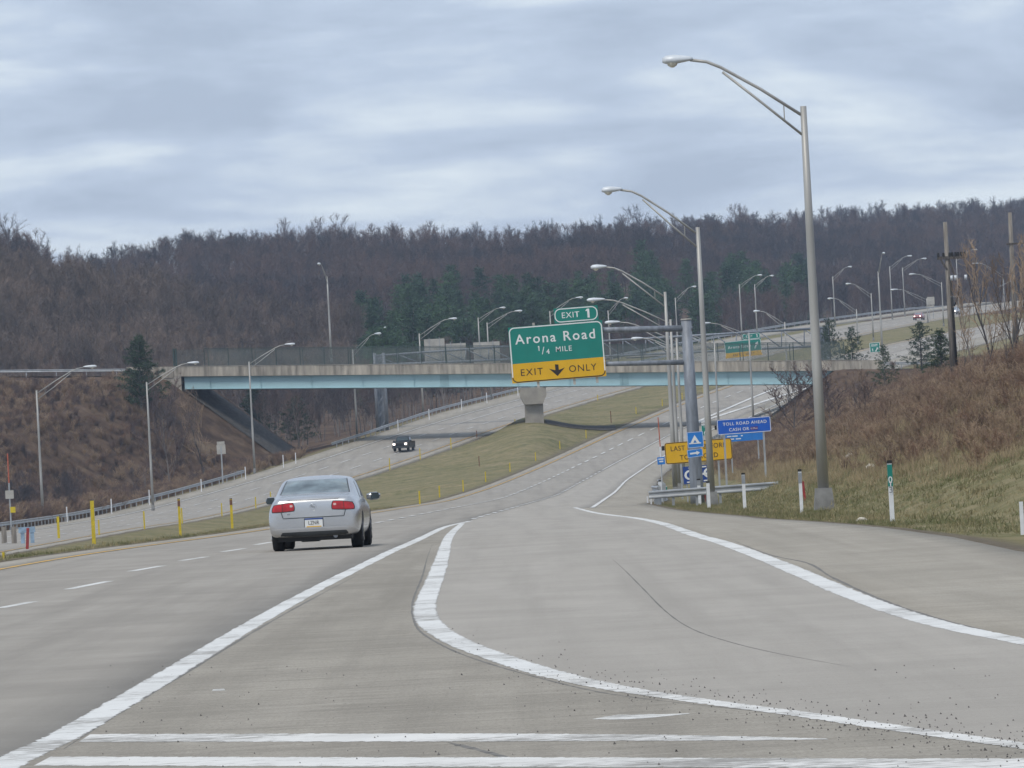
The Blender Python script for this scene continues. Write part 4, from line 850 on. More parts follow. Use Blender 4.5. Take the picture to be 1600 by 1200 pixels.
MB().add([(1.5 + x, -.04, .2 + z) for x, z in ((-.2, -.35), (-.06, -.35), (.14, .08), (.3, 0), (.3, .42), (-.12, .28), (.04, .16))], [(0, 1, 2, 6), (3, 4, 5)]).build('arrow', M['swhite'], pg)
# ------------------------------------------------------------------ marker posts
def post(name, label, cat, px, py, h_px, mt, group=None, w_px=None, cap=None, band=None, Y=None, lean=0.0, wid=.085, hmin=None):
    p = at(px, py, Y) if Y else hit(px, py); Yp = p.y; h = h_px / ppm(Yp)
    if Y: p.z = sz(p.x, Yp)
    w = w_px / ppm(Yp) if w_px else wid
    o = thing(name, label, cat, p, 0, group)
    MB().box((lean * h / 2, 0, h / 2 - .05), (w, .02 + w * .25, h + .1), ry=math.atan(lean)).build('stake', M[mt], o)
    if band:
        for (z0, z1, bm) in band: MB().box((lean * h * (z0 + z1) / 2, -.004, h * (z0 + z1) / 2), (w + .008, .03 + w * .25, h * (z1 - z0)), ry=math.atan(lean)).build('reflector', M[bm], o)
    if cap: MB().box((lean * h, 0, h + .02), (w + .01, .04 + w * .25, .06)).build('cap', M[cap], o)
    return o, h, w
GY1 = 'yellow marker posts along the near edge of the median'
near_y = [(147, 850, 68), (282, 837, 57), (363, 826, 46), (92, 841, 34), (656, 788, 21), (687, 777, 18), (724, 768, 18), (759, 753, 16), (797, 737, 14), (837, 720, 13), (875, 702, 13), (916, 685, 13), (994, 647, 11), (1035, 635, 11), (1066, 624, 10), (1099, 615, 9)]
lbl = ['tall yellow marker post nearest the camera at the median edge', 'second tall yellow marker post from the left at the median edge', 'third tall yellow marker post, left of the silver sedan', 'short yellow marker post left of the tallest one']
for i, (x, yy, h) in enumerate(near_y):
    l = lbl[i] if i < 4 else 'slim yellow post on the near median edge, %s right of the silver sedan' % ORD[i - 4]
    post('marker_post', l, 'marker post', x, yy, h, 'ypost', GY1, w_px=5.8 if i == 0 else 3.9 if i < 4 else None, cap='dwood' if i < 3 else None, wid=.095, band=[(.8, .97, 'bpost')] if i in (1, 2) else None)
for i, (x, yy, h) in enumerate([(155, 834, 24), (226, 828, 28), (285, 822, 24), (347, 808, 20), (400, 797, 18), (424, 800, 20), (609.5, 740, 18), (657, 724, 17), (705, 703, 17), (805, 666, 11), (934, 624, 9)]):
    Yp = None
    l = ('faded yellow marker post along the far edge of the median, %s from the left' % ORD[i])
    ys = np.arange(450, 1000, 1.0); xx = 800 + FPX * (wR(ys) + .6) / ys; Yp = float(ys[int(np.argmin(np.abs(xx - x)))])
    post('marker_post', l, 'marker post', x, yy, h, 'ypost', 'yellow marker posts along the far edge of the median', wid=.10, Y=Yp)
for x, yy, h, l in ((749, 729, 16, 'reddish brown stake standing alone on the grass median'), (745, 684, 11, 'dark stake at the far median edge in the bridge shadow'), (955, 661, 19, 'rusty stake on the median beyond the bridge pier')):
    post('stake_post', l, 'marker post', x, yy, h, 'bpost', wid=.09)
GW = 'white marker posts on the right verge'
for x, yy, h, l, b_ in ((1253, 803, 67, 'white marker post with grey top left of the nearest light pole base', [(.72, .96, 'greymark')]), (1164, 797, 56, 'white marker post between the guardrail end and nearest light pole', [(.74, .97, 'greymark')]),
                       (1108, 795, 41, 'white marker post just left of the second light pole base', None), (1093.5, 790, 40, 'white leaning marker post in front of the gantry post', [(.8, .98, 'greymark')]), (1033, 785, 33, 'white marker post in front of the left guardrail end', None)):
    o, h2, w2 = post('marker_post', l, 'marker post', x, yy, h, 'wpost', GW, w_px=5.2, cap='black', band=b_)
o, h2, w2 = post('mile_marker_post', 'white mile marker post with green numbered top by the ramp', 'marker post', 1394.5, 815, 92, 'wpost', None, w_px=7.2, cap='black', band=[(.60, .97, 'green')])
for s_, z in (('0', .715), ('1', .615), ('3', .54)): letter(o, s_, .12, 0, h2 * z, -.045, M['swhite'] if z > .56 else M['greymark'], 1, .01)
MB().box((0, -.04, h2 * .663), (w2 * .7, .004, .012)).build('print_bar', M['swhite'], o)
post('marker_post', 'white marker post cut by the right picture edge', 'marker post', 1598, 836, 52, 'wpost', GW, w_px=6)
post('stake_post', 'leaning red stake behind the white marker post', 'marker post', 1258, 784, 32, 'rpost', w_px=4, lean=-.06)
post('stake_post', 'red stake behind the guardrail beside the second light pole', 'marker post', 1104, 766, 16, 'rpost', w_px=3, lean=-.18, Y=285)
for i, (x, yy, h) in enumerate([(1017, 777, 14), (1011, 770, 10), (1022, 768, 10), (1042, 777, 22)]):
    post('marker_post', 'small white marker post beside the exit lane guardrail, %s of the cluster' % ORD[i], 'marker post', x, yy, h, 'wpost', 'small white posts at the guardrail corner', wid=.06, Y=290 + 12 * i, band=[(.55, .95, 'green')] if i == 3 else None)
for i, x in enumerate((63, 133, 193, 275, 345, 405)):
    ys = np.arange(470, 780, 1.0); xx = 800 + FPX * (wL(ys) - .9) / ys; Yp = float(ys[int(np.argmin(np.abs(xx - x)))])
    post('marker_post', 'white marker behind the left guardrail, %s from the left' % ORD[i], 'marker post', x, 0, 24 if i < 3 else 20, 'wpost', 'white markers along the left guardrail', wid=.1, Y=Yp)
post('marker_post', 'white marker post in the gap between the two left guardrails', 'marker post', 462, 717, 17, 'wpost', None, wid=.1, Y=768)
for i, x in enumerate((587, 636.5, 688, 728, 777)):
    ys = np.arange(790, 1000, 1.0); xx = 800 + FPX * (wL(ys) - .9) / ys; Yp = float(ys[int(np.argmin(np.abs(xx - x)))])
    post('marker_post', 'white marker behind the guardrail beyond the bridge, %s from the left' % ORD[i], 'marker post', x, 0, 17, 'wpost', 'white markers along the far guardrail', wid=.1, Y=Yp)
# furniture on the median at the left picture edge
for x, l in ((7, 'left one of two short weathered timber posts at the left picture edge'), (22.5, 'right one of two short weathered timber posts at the left picture edge')):
    post('timber_post', l, 'post', x, 849, 26, 'wood', w_px=8)
post('stake_post', 'leaning dark red stake in front of the blue box', 'marker post', 42.5, 858, 33, 'rpost', w_px=4.5, lean=.08)
post('marker_post', 'yellow marker post at the left picture edge behind the timber posts', 'marker post', 3, 824, 17, 'ypost', w_px=4, Y=330)
p = hit(42, 849); k = p.y / FPX; t_ = thing('utility_box', 'faded blue metal box on two legs at the left picture edge', 'utility box', p)
MB().box((-6 * k, 0, 12 * k), (6 * k, .12, 24 * k)).build('leg', M['mailblue'], t_); MB().box((9 * k, 0, 12 * k), (6 * k, .12, 24 * k)).build('leg', M['mailblue'], t_); MB().box((1 * k, 0, 21 * k), (26 * k, .2, 9 * k)).build('box', M['mailblue'], t_)
Yp = 500; q = at(17, 812, Yp); gz = sz(q.x, Yp); kk = Yp / FPX; t_ = thing('marker_rod', 'tall orange tipped rod with small plates at the left picture edge', 'marker', (q.x, Yp, gz)); H_ = (at(9, 755, Yp).z - gz)
MB().tube([(0, 0, 0), (0, 0, H_)], .06, 6).build('rod', M['galv'], t_); MB().tube([(0, 0, H_), (0, 0, H_ + 46 * kk)], .05, 6).build('whip', M['orange'], t_)
MB().box((0, -.06, H_ - 18 * kk), (13 * kk, .03, 13 * kk)).build('plate', M['alu'], t_); MB().box((4 * kk, -.06, H_ - 42 * kk), (8 * kk, .03, 9 * kk)).build('yellow_plate', M['ypost'], t_)
# ------------------------------------------------------------------ utility poles on the right bank
def utility(label, top, base, Y, arms=True, rad=.17):
    T, B = at(*top, Y), at(*base, Y); gz = sz(B.x, Y); o = thing('utility_pole', label, 'utility pole', (B.x, Y, gz)); H = T.z - gz; lx = (T.x - B.x) * .35
    MB().tube([(0, 0, -.3), (lx * .5, 0, H * .5), (lx, 0, H)], [rad * 1.15, rad, rad * .75], 10).build('pole', M['wood'], o, True); return o, H, lx
Yu = 460; ku = Yu / FPX
o, H, lx = utility('weathered wooden utility pole with dark crossarm on the right bank', (1476, 347), (1490, 592), Yu)
zc = H - 56 * ku
MB().box((8 * ku, -.12, zc), (48 * ku, .16, .2)).build('crossarm', M['dwood'], o)
for x in (-14, -6, 4, 8, 13, 17, 22, 27): MB().tube([(x * ku, -.12, zc + .05), (x * ku, -.12, zc + .34)], [.1, .07], 6).build('insulator', M['black'], o)
MB().bar((-11 * ku, -.12, zc - .05), (-1 * ku, -.1, zc - 19 * ku), .12).build('brace', M['dwood'], o); MB().bar((2 * ku, -.12, zc - .05), (9 * ku, -.1, zc - 26 * ku), .12).build('brace', M['dwood'], o)
for x in (5, 11, 27): MB().tube([(x * ku, -.2, zc - 36 * ku), (x * ku, -.2, zc - 28 * ku)], .09, 8).build('cutout', M['lamp_head'], o, True)
MB().tube([(6 * ku, -.14, 24 * ku), (5 * ku, -.15, zc * .5), (3.5 * ku, -.15, zc - 30 * ku)], .07, 6).build('riser_cable', M['black'], o, True)
MB().tube([(7 * ku, -.14, zc - 76 * ku), (14 * ku, -.15, zc - 60 * ku), (17 * ku, -.15, zc - 36 * ku)], .05, 6).build('riser_cable', M['black'], o, True)
MB().box((10 * ku, -.15, zc - 61 * ku), (16 * ku, .06, .08)).build('bracket_bar', M['galv'], o)
o, H, lx = utility('second wooden utility pole at the right picture edge among bare branches', (1580, 332), (1588, 545), 470)
MB().box((8 * ku, -.12, H - 50 * ku), (30 * ku, .1, .12)).build('crossarm', M['dwood'], o)
MB().bar((-24 * ku, -.12, H - 118 * ku), (0, -.1, H - 108 * ku), .06).build('bracket_bar', M['galv'], o)
# litter
for x, yy, l in ((1347, 816, 'crumpled pale bag lying at the ramp edge below the verge'), (1330, 716, 'pale scrap caught in the brush left of the mile marker'), (1362, 733, 'small white scrap in the brush above the mile marker')):
    p = hit(x, yy); r = 7 * p.y / FPX; b = MB(); b.tube([p * 0 + Vector((-r * 1.2, 0, r * .3)), Vector((-r * .4, -r * .2, r * .65)), Vector((r * .5, .1 * r, r * .55)), Vector((r * 1.2, 0, r * .25))], [r * .25, r * .5, r * .42, r * .15], 7); o = b.build('litter', M['litter'], None, True)
    for v in o.data.vertices: v.co += Vector((random.uniform(-1, 1), random.uniform(-1, 1), random.uniform(-1, 1))) * r * .15
    o.location = p; tag(o, l, 'litter')
# ------------------------------------------------------------------ vehicles
def loft(st, nring=13):
    """st: stations (y, zbot, hw_bot, hw_mid, z_mid, hw_belt, z_belt, hw_top, z_top); full closed ring each"""
    V = []; half = None
    for (y, zb, hb, hm, zm, hl, zl, ht, zt) in st:
        P = [(0, zb), (hb * .8, zb), (hb, zb + .04), (hm * .985, zb + (zm - zb) * .45), (hm, zm), (hm * .985, zm + (zl - zm) * .55), (hl, zl),
             (hl + (ht - hl) * .33, zl + (zt - zl) * .42), (hl + (ht - hl) * .70, zl + (zt - zl) * .80), (ht, zt - (zt - zl) * .06 - .012), (ht * .6, zt + .0), (0, zt + .012)]
        ring = P + [(-x, z) for x, z in P[-2:0:-1]]; half = len(ring)
        V += [(x, y, z) for x, z in ring]
    F_ = [(i * half + j, i * half + (j + 1) % half, (i + 1) * half + (j + 1) % half, (i + 1) * half + j) for i in range(len(st) - 1) for j in range(half)]
    F_ += [tuple(range(half)), tuple((len(st) - 1) * half + j for j in range(half - 1, -1, -1))]
    return V, F_
def subsurf(o, lv):
    md = o.modifiers.new('s', 'SUBSURF'); md.levels = lv; md.render_levels = lv; dg = bpy.context.evaluated_depsgraph_get(); me = bpy.data.meshes.new_from_object(o.evaluated_get(dg))
    o.modifiers.clear(); old = o.data; o.data = me; bpy.data.meshes.remove(old); me.polygons.foreach_set('use_smooth', [True] * len(me.polygons))
def wrap(name, bvh, grid, d, mt, parent, off=.006, smooth=True):
    """panel laid on the body: grid rows of 2D points cast along d ('y' from behind, '-y' from the front, 'x' from the right, '-x' left)"""
    V = []; ok = True
    for row in grid:
        for (a, z) in row:
            src, dr = {'y': (Vector((a, -6, z)), Vector((0, 1, 0))), '-y': (Vector((a, 6, z)), Vector((0, -1, 0))), 'x': (Vector((4, a, z)), Vector((-1, 0, 0))), '-x': (Vector((-4, a, z)), Vector((1, 0, 0)))}[d]
            h = bvh.ray_cast(src, dr)
            if h[0] is None: h = bvh.find_nearest(src + dr * 4); 
            V.append(h[0] - dr * off)
    n = len(grid[0]); F_ = [(i * n + j, i * n + j + 1, (i + 1) * n + j + 1, (i + 1) * n + j) for i in range(len(grid) - 1) for j in range(n - 1)]
    if d in ('-y', '-x'): F_ = [f[::-1] for f in F_]
    b = MB(); b.add(V, F_); return b.build(name, mt, parent, smooth)
def qgrid(c00, c10, c11, c01, nu=10, nv=6, rnd=0.0):
    """bilinear grid between four corners, corners optionally rounded"""
    g = []
    for j in range(nv + 1):
        row = []; v = j / nv
        for i in range(nu + 1):
            u = i / nu
            if rnd:
                uu, vv = 2 * u - 1, 2 * v - 1; e = rnd; uu2 = uu * math.sqrt(max(0, 1 - e * vv * vv / 2)); vv2 = vv * math.sqrt(max(0, 1 - e * uu * uu / 2)); u2, v2 = (uu2 + 1) / 2, (vv2 + 1) / 2
            else: u2, v2 = u, v
            row.append(tuple((c00[k] * (1 - u2) + c10[k] * u2) * (1 - v2) + (c01[k] * (1 - u2) + c11[k] * u2) * v2 for k in (0, 1)))
        g.append(row)
    return g
def wheel(parent, x, y, r, w, side, rimmat='chrome'):
    prof = [(r * .62, -w / 2), (r * .9, -w / 2), (r, -w * .38), (r, w * .38), (r * .9, w / 2), (r * .62, w / 2)]; b = MB(); n = 20; V = []
    for k in range(n):
        a = 2 * math.pi * k / n
        for (rr_, t) in prof: V.append((t, rr_ * math.cos(a), rr_ * math.sin(a)))
    m_ = len(prof); b.add(V, [(k * m_ + j, k * m_ + j + 1, ((k + 1) % n) * m_ + j + 1, ((k + 1) % n) * m_ + j) for k in range(n) for j in range(m_ - 1)])
    t = b.build('wheel', M['tyre'], parent, True, fix=True); t.location = (x, y, r)
    rb = MB(); rb.tube([(side * w * .1, 0, 0), (side * w * .44, 0, 0)], [r * .62, r * .60], 18); ri = rb.build('rim', M['greymark'], t)
    for k in range(5):
        a = 2 * math.pi * k / 5; MB().bar((side * w * .46, 0, 0), (side * w * .46, r * .58 * math.cos(a), r * .58 * math.sin(a)), .06, .05).build('spoke', M[rimmat], t)
    return t
# silver sedan seen from behind
SY = 141.0; sp_ = plane_hit(505, 856.5); sp_.z = float(zE(sp_.y))
car = thing('silver_sedan', 'silver four door sedan driving away in the left lanes', 'car', sp_, -R(2.0)); car.scale = (.925, .925, .935)
st = [(-2.57, .36, .62, .74, .55, .68, .80, .56, .88), (-2.555, .30, .76, .84, .55, .74, .88, .60, .96), (-2.51, .27, .85, .90, .60, .80, .935, .655, 1.045), (-2.40, .26, .88, .925, .62, .835, .955, .69, 1.085), (-2.1, .25, .89, .935, .64, .86, .965, .70, 1.10),
      (-1.80, .24, .83, .935, .64, .875, .97, .70, 1.115), (-1.45, .23, .84, .935, .64, .885, .97, .70, 1.25), (-1.05, .22, .84, .935, .64, .89, .965, .675, 1.405), (-.65, .22, .84, .935, .64, .89, .96, .665, 1.462), (0, .22, .84, .935, .64, .89, .95, .665, 1.478),
      (.5, .22, .84, .935, .64, .88, .94, .61, 1.43), (.9, .22, .84, .935, .64, .875, .93, .635, 1.25), (1.35, .22, .84, .93, .64, .865, .915, .66, 1.03), (1.9, .23, .83, .92, .62, .84, .88, .66, .93), (2.3, .25, .78, .88, .58, .79, .80, .60, .86), (2.5, .28, .68, .78, .54, .68, .70, .5, .76), (2.58, .34, .5, .6, .5, .52, .62, .4, .66)]
V, F_ = loft(st); b = MB(); b.add(V, F_); body = b.build('body', M['silver'], car, True, fix=True); subsurf(body, 2)
bvh = BVHTree.FromPolygons([v.co[:] for v in body.data.vertices], [p.vertices[:] for p in body.data.polygons])
rw = wrap('rear_window', bvh, qgrid((-.69, 1.13), (.69, 1.13), (.60, 1.40), (-.60, 1.40), 30, 20), 'y', M['glass'], car, .014)
wrap('window_trim', bvh, qgrid((-.70, 1.112), (.70, 1.112), (.668, 1.133), (-.668, 1.133), 14, 1), 'y', M['greymark'], rw, .008)
for s_ in (-1, 1): wrap('window_trim', bvh, qgrid((s_ * .69, 1.13), (s_ * .715, 1.12), (s_ * .622, 1.40), (s_ * .60, 1.40), 1, 12), 'y', M['trim'], rw, .012)
lid = wrap('boot_lid', bvh, qgrid((-.60, .665), (.60, .665), (.64, .965), (-.64, .965), 16, 8, .25), 'y', M['silver_lid'], car, .008)
wrap('lid_seam', bvh, qgrid((-.625, .648), (.625, .648), (.60, .662), (-.60, .662), 16, 1), 'y', M['trim'], lid, .004)
for s_ in (-1, 1): wrap('lid_seam', bvh, qgrid((s_ * .605, .655), (s_ * .625, .665), (s_ * .665, .80), (s_ * .65, .80), 1, 5), 'y', M['trim'], lid, .004)
wrap('lid_crease', bvh, qgrid((-.5, 1.005), (.5, 1.005), (.55, 1.03), (-.55, 1.03), 14, 1), 'y', M['greymark'], lid, .010)
for s_, nm in ((-1, 'left'), (1, 'right')):
    t = wrap('tail_light', bvh, qgrid((s_ * .37, .80), (s_ * .845, .785), (s_ * .80, .925), (s_ * .40, .965), 12, 6, .35), 'y', M['tail'], car, .016)
    wrap('reverse_lamp', bvh, qgrid((s_ * .41, .875), (s_ * .47, .875), (s_ * .47, .92), (s_ * .41, .92), 3, 3, .5), 'y', M['tailclear'], t, .022)
    wrap('lens_seam', bvh, qgrid((s_ * .618, .79), (s_ * .63, .79), (s_ * .625, .955), (s_ * .613, .955), 1, 6), 'y', M['sblack'], t, .019)
    wrap('lens_rim', bvh, qgrid((s_ * .355, .785), (s_ * .86, .77), (s_ * .815, .935), (s_ * .385, .98), 12, 6, .35), 'y', M['sblack'], t, .011)
bp_ = wrap('bumper_ledge', bvh, qgrid((-.83, .425), (.83, .425), (.83, .462), (-.83, .462), 18, 2), 'y', M['silver_lid'], car, .035)
lo = wrap('lower_valance', bvh, qgrid((-.70, .28), (.70, .28), (.66, .375), (-.66, .375), 16, 4, .12), 'y', M['trim'], car, .006)
MB().box((0, -1.75, .25), (1.5, 1.3, .12)).build('undertray', M['black'], car); MB().tube([(.42, -2.5, .27), (.42, -1.6, .27)], .045, 8).build('exhaust', M['greymark'], car); MB().box((-.1, -2.2, .215), (.36, .35, .09)).build('silencer', M['black'], car)
rear_y = min(v.co.y for v in body.data.vertices)
pl = MB().box((0, rear_y - .012, .545), (.36, .02, .175)).build('number_plate', M['swhite'], car)
MB().box((0, rear_y - .024, .625), (.36, .006, .026)).build('plate_band', M['dblue'], pl); MB().box((0, rear_y - .024, .472), (.30, .006, .02)).build('plate_band', M['amber'], pl)
MB().box((-.186, rear_y - .012, .545), (.012, .02, .19)).build('plate_frame', M['trim'], pl); MB().box((.186, rear_y - .012, .545), (.012, .02, .19)).build('plate_frame', M['trim'], pl)
letter(pl, 'LZNR', .075, 0, .548, rear_y - .028, M['sblack'], 1.05, 0, sx=.8)
# round emblem: ring with three small slanted shields
em = MB(); n = 24; V = []
for k in range(n):
    a = 2 * math.pi * k / n
    for rr_, yy in ((.056, 0), (.062, -.008), (.068, 0)): V.append((rr_ * math.cos(a), rear_y - .004 + yy, .862 + rr_ * math.sin(a)))
em.add(V, [(k * 3 + j, k * 3 + j + 1, ((k + 1) % n) * 3 + j + 1, ((k + 1) % n) * 3 + j) for k in range(n) for j in range(2)]); emo = em.build('emblem', M['chrome'], car, True)
for k in (-1, 0, 1): MB().add([(k * .028 + x, rear_y - .006, .862 - k * .012 + z) for x, z in ((-.016, .022), (.016, .028), (.014, -.01), (0, -.03), (-.014, -.014))], [(4, 3, 2, 1, 0)]).build('shield', M['greymark'], emo)
MB().box((-.50, rear_y - .006, .735), (.07, .006, .022)).build('badge', M['greymark'], lid)
for s_ in (-1, 1):
    d_ = 'x' if s_ > 0 else '-x'
    sw = wrap('side_window', bvh, qgrid((-1.15, 1.0), (.95, .99), (.25, 1.37), (-.75, 1.39), 14, 5), d_, M['glass_side'], car, .006)
    wrap('window_pillar', bvh, qgrid((-.16, .99), (-.06, .99), (-.06, 1.38), (-.14, 1.38), 2, 5), d_, M['trim'], sw, .010)
    for y0 in (-.35, .75): wrap('door_handle', bvh, qgrid((y0 - .12, .80), (y0 + .1, .80), (y0 + .1, .835), (y0 - .12, .835), 3, 1), d_, M['chrome'], car, .03)
    for y0 in (-1.25, -.12, 1.15): wrap('door_seam', bvh, qgrid((y0 - .008, .30), (y0 + .008, .30), (y0 + .008, .95), (y0 - .008, .95), 1, 8), d_, M['trim'], car, .004)
    mi = MB(); mi.tube([(s_ * .90, .78, 1.0), (s_ * .985, .79, 1.0), (s_ * 1.10, .80, 1.005), (s_ * 1.175, .82, 1.0)], [.05, .085, .088, .05], 10); mo = mi.build('wing_mirror', M['silver'], car, True)
    MB().add([(s_ * x, .70, z) for x, z in ((.985, .94), (1.155, .945), (1.175, .99), (1.15, 1.07), (1.0, 1.075))], [(0, 1, 2, 3, 4) if s_ > 0 else (4, 3, 2, 1, 0)]).build('mirror_glass', M['mirror'], mo)
    for y0 in (-1.46, 1.47):
        wheel(car, s_ * .80, y0, .34, .235, s_)
        wrap('wheel_arch', bvh, [[(y0 + .42 * math.cos(a) * q, .34 + .40 * math.sin(a) * q) for a in [math.pi * k / 12 for k in range(13)]] for q in (.0, .5, 1.0)], d_, M['black'], car, .004)
hb = MB()
for s_ in (-1, 1):
    ht = MB().box((s_ * .36, -.35, 1.10), (.26, .10, .30), taper=.8).build('headrest', M['trim'], car)
# dark pickup coming the other way
def truck(pos, rz):
    o = thing('black_pickup', 'black pickup truck with lit headlights coming under the bridge', 'pickup truck', pos, rz)
    def lbox(name, prof, hw, mt, hw2=None, par=None):
        b = MB(); hw2 = hw2 or [hw] * len(prof); V = []
        for s_ in (-1, 1):
            for (y, z), w in zip(prof, hw2): V.append((s_ * w, y, z))
        n = len(prof); b.add(V, [tuple(range(n)), tuple(range(2 * n - 1, n - 1, -1))] + [(i, n + i, n + (i + 1) % n, (i + 1) % n) for i in range(n)]); ob = b.build(name, mt, par or o, fix=True)
        bm = bmesh.new(); bm.from_mesh(ob.data); bmesh.ops.bevel(bm, geom=bm.edges[:], offset=.035, segments=2, affect='EDGES'); bm.to_mesh(ob.data); bm.free(); return ob
    lbox('lower_body', [(-2.4, .38), (2.35, .34), (2.45, .48), (2.45, .80), (2.38, 1.0), (1.2, 1.08), (-.6, 1.10), (-2.4, 1.10)], .87, M['blackpaint'])
    lbox('cab', [(1.05, 1.05), (.35, 1.60), (.15, 1.66), (-.55, 1.66), (-.8, 1.05)], .8, M['blackpaint'], [.80, .66, .62, .62, .80])
    MB().add([(-.69, .93, 1.17), (.69, .93, 1.17), (.58, .42, 1.575), (-.58, .42, 1.575)], [(1, 0, 3, 2)]).build('windscreen', M['mirror'], o)
    for s_ in (-1, 1):
        MB().add([(s_ * .795, .75, 1.13), (s_ * .795, -.6, 1.13), (s_ * .665, -.5, 1.56), (s_ * .665, .3, 1.56)], [(0, 1, 2, 3)]).build('side_window', M['glass_side'], o)
        hl = MB().box((s_ * .66, 2.45, .80), (.26, .06, .22)).build('headlight', M['head'], o)
        MB().box((s_ * .93, .85, 1.14), (.2, .1, .16)).build('wing_mirror', M['black'], o)
        wheel(o, s_ * .76, 1.5, .36, .24, s_, 'greymark'); wheel(o, s_ * .76, -1.45, .36, .24, s_, 'greymark')
    gr_ = MB().box((0, 2.455, .79), (1.0, .04, .20)).build('grille', M['black'], o)
    for z in (.74, .79, .84): MB().box((0, 2.478, z), (.96, .02, .015)).build('grille_bar', M['trim'], gr_)
    MB().box((0, 2.5, .47), (1.74, .14, .26)).build('bumper', M['trim'], o)
    MB().box((0, -1.6, 1.105), (1.5, 1.5, .02)).build('bed_floor', M['black'], o)
    return o
yy = 785.0
tp = at(624, 701, yy); tx = float(xW(yy)) - 1.0
ys = np.arange(740, 830, .5); pxs = 800 + FPX * (xW(ys) + .15) / ys; yy = float(ys[int(np.argmin(np.abs(pxs - 626)))])
hd_ = math.atan2(float(xW(yy + 5) - xW(yy - 5)), 10)
truck((float(xW(yy)) + .15, yy, float(zW(yy)) + .02), math.pi - hd_)
def far_car(name, label, px, paintm, lane, suv=False):
    ys = np.arange(1000, 1500, 1.0); pxs = 800 + FPX * (xW(ys) + lane) / ys; Y = float(ys[int(np.argmin(np.abs(pxs - px)))]); h = math.atan2(float(xW(Y + 5) - xW(Y - 5)), 10)
    o = thing(name, label, 'car', (float(xW(Y)) + lane, Y, float(zW(Y)) + .05), math.pi - h)
    s2 = [(-2.3, .35, .7, .8, .6, .76, .85, .6, .9), (-2.1, .3, .78, .88, .62, .82, .95, .66, 1.05), (-1.2, .28, .8, .89, .64, .83, .96, .6, 1.4 + .2 * suv), (.0, .28, .8, .89, .64, .83, .95, .6, 1.45 + .2 * suv), (.6, .28, .8, .89, .64, .83, .93, .62, 1.3 + .2 * suv), (1.2, .28, .8, .88, .62, .82, .9, .66, 1.0), (2.0, .3, .76, .85, .58, .78, .8, .62, .86), (2.28, .35, .6, .7, .5, .62, .66, .5, .72)]
    V, F_ = loft(s2); b = MB(); b.add(V, F_); bo = b.build('body', paintm, o, True, fix=True); subsurf(bo, 1)
    bv = BVHTree.FromPolygons([v.co[:] for v in bo.data.vertices], [p.vertices[:] for p in bo.data.polygons])
    wrap('windscreen', bv, qgrid((-.6, 1.03), (.6, 1.03), (.52, 1.34), (-.52, 1.34), 8, 4), '-y', M['glass'], o, .01)
    wrap('grille', bv, qgrid((-.35, .55), (.35, .55), (.35, .68), (-.35, .68), 4, 2), '-y', M['black'], o, .01)
    for s_ in (-1, 1):
        wrap('headlight', bv, qgrid((s_ * .42, .60), (s_ * .66, .60), (s_ * .64, .76), (s_ * .42, .76), 4, 2), '-y', M['head'], o, .02); wheel(o, s_ * .76, 1.4, .33, .22, s_); wheel(o, s_ * .76, -1.35, .33, .22, s_)
        wrap('side_window', bv, qgrid((-1.0, 1.0), (.8, .98), (.3, 1.32), (-.8, 1.34), 6, 3), 'x' if s_ > 0 else '-x', M['glass_side'], o, .01)
far_car('red_car', 'tiny red car with lit headlights on the far hill road', 1440.5, M['redpaint'], 0.3)
far_car('white_car', 'tiny pale car with lit headlights behind the utility pole on the hill road', 1496, M['silver'], .6, True)
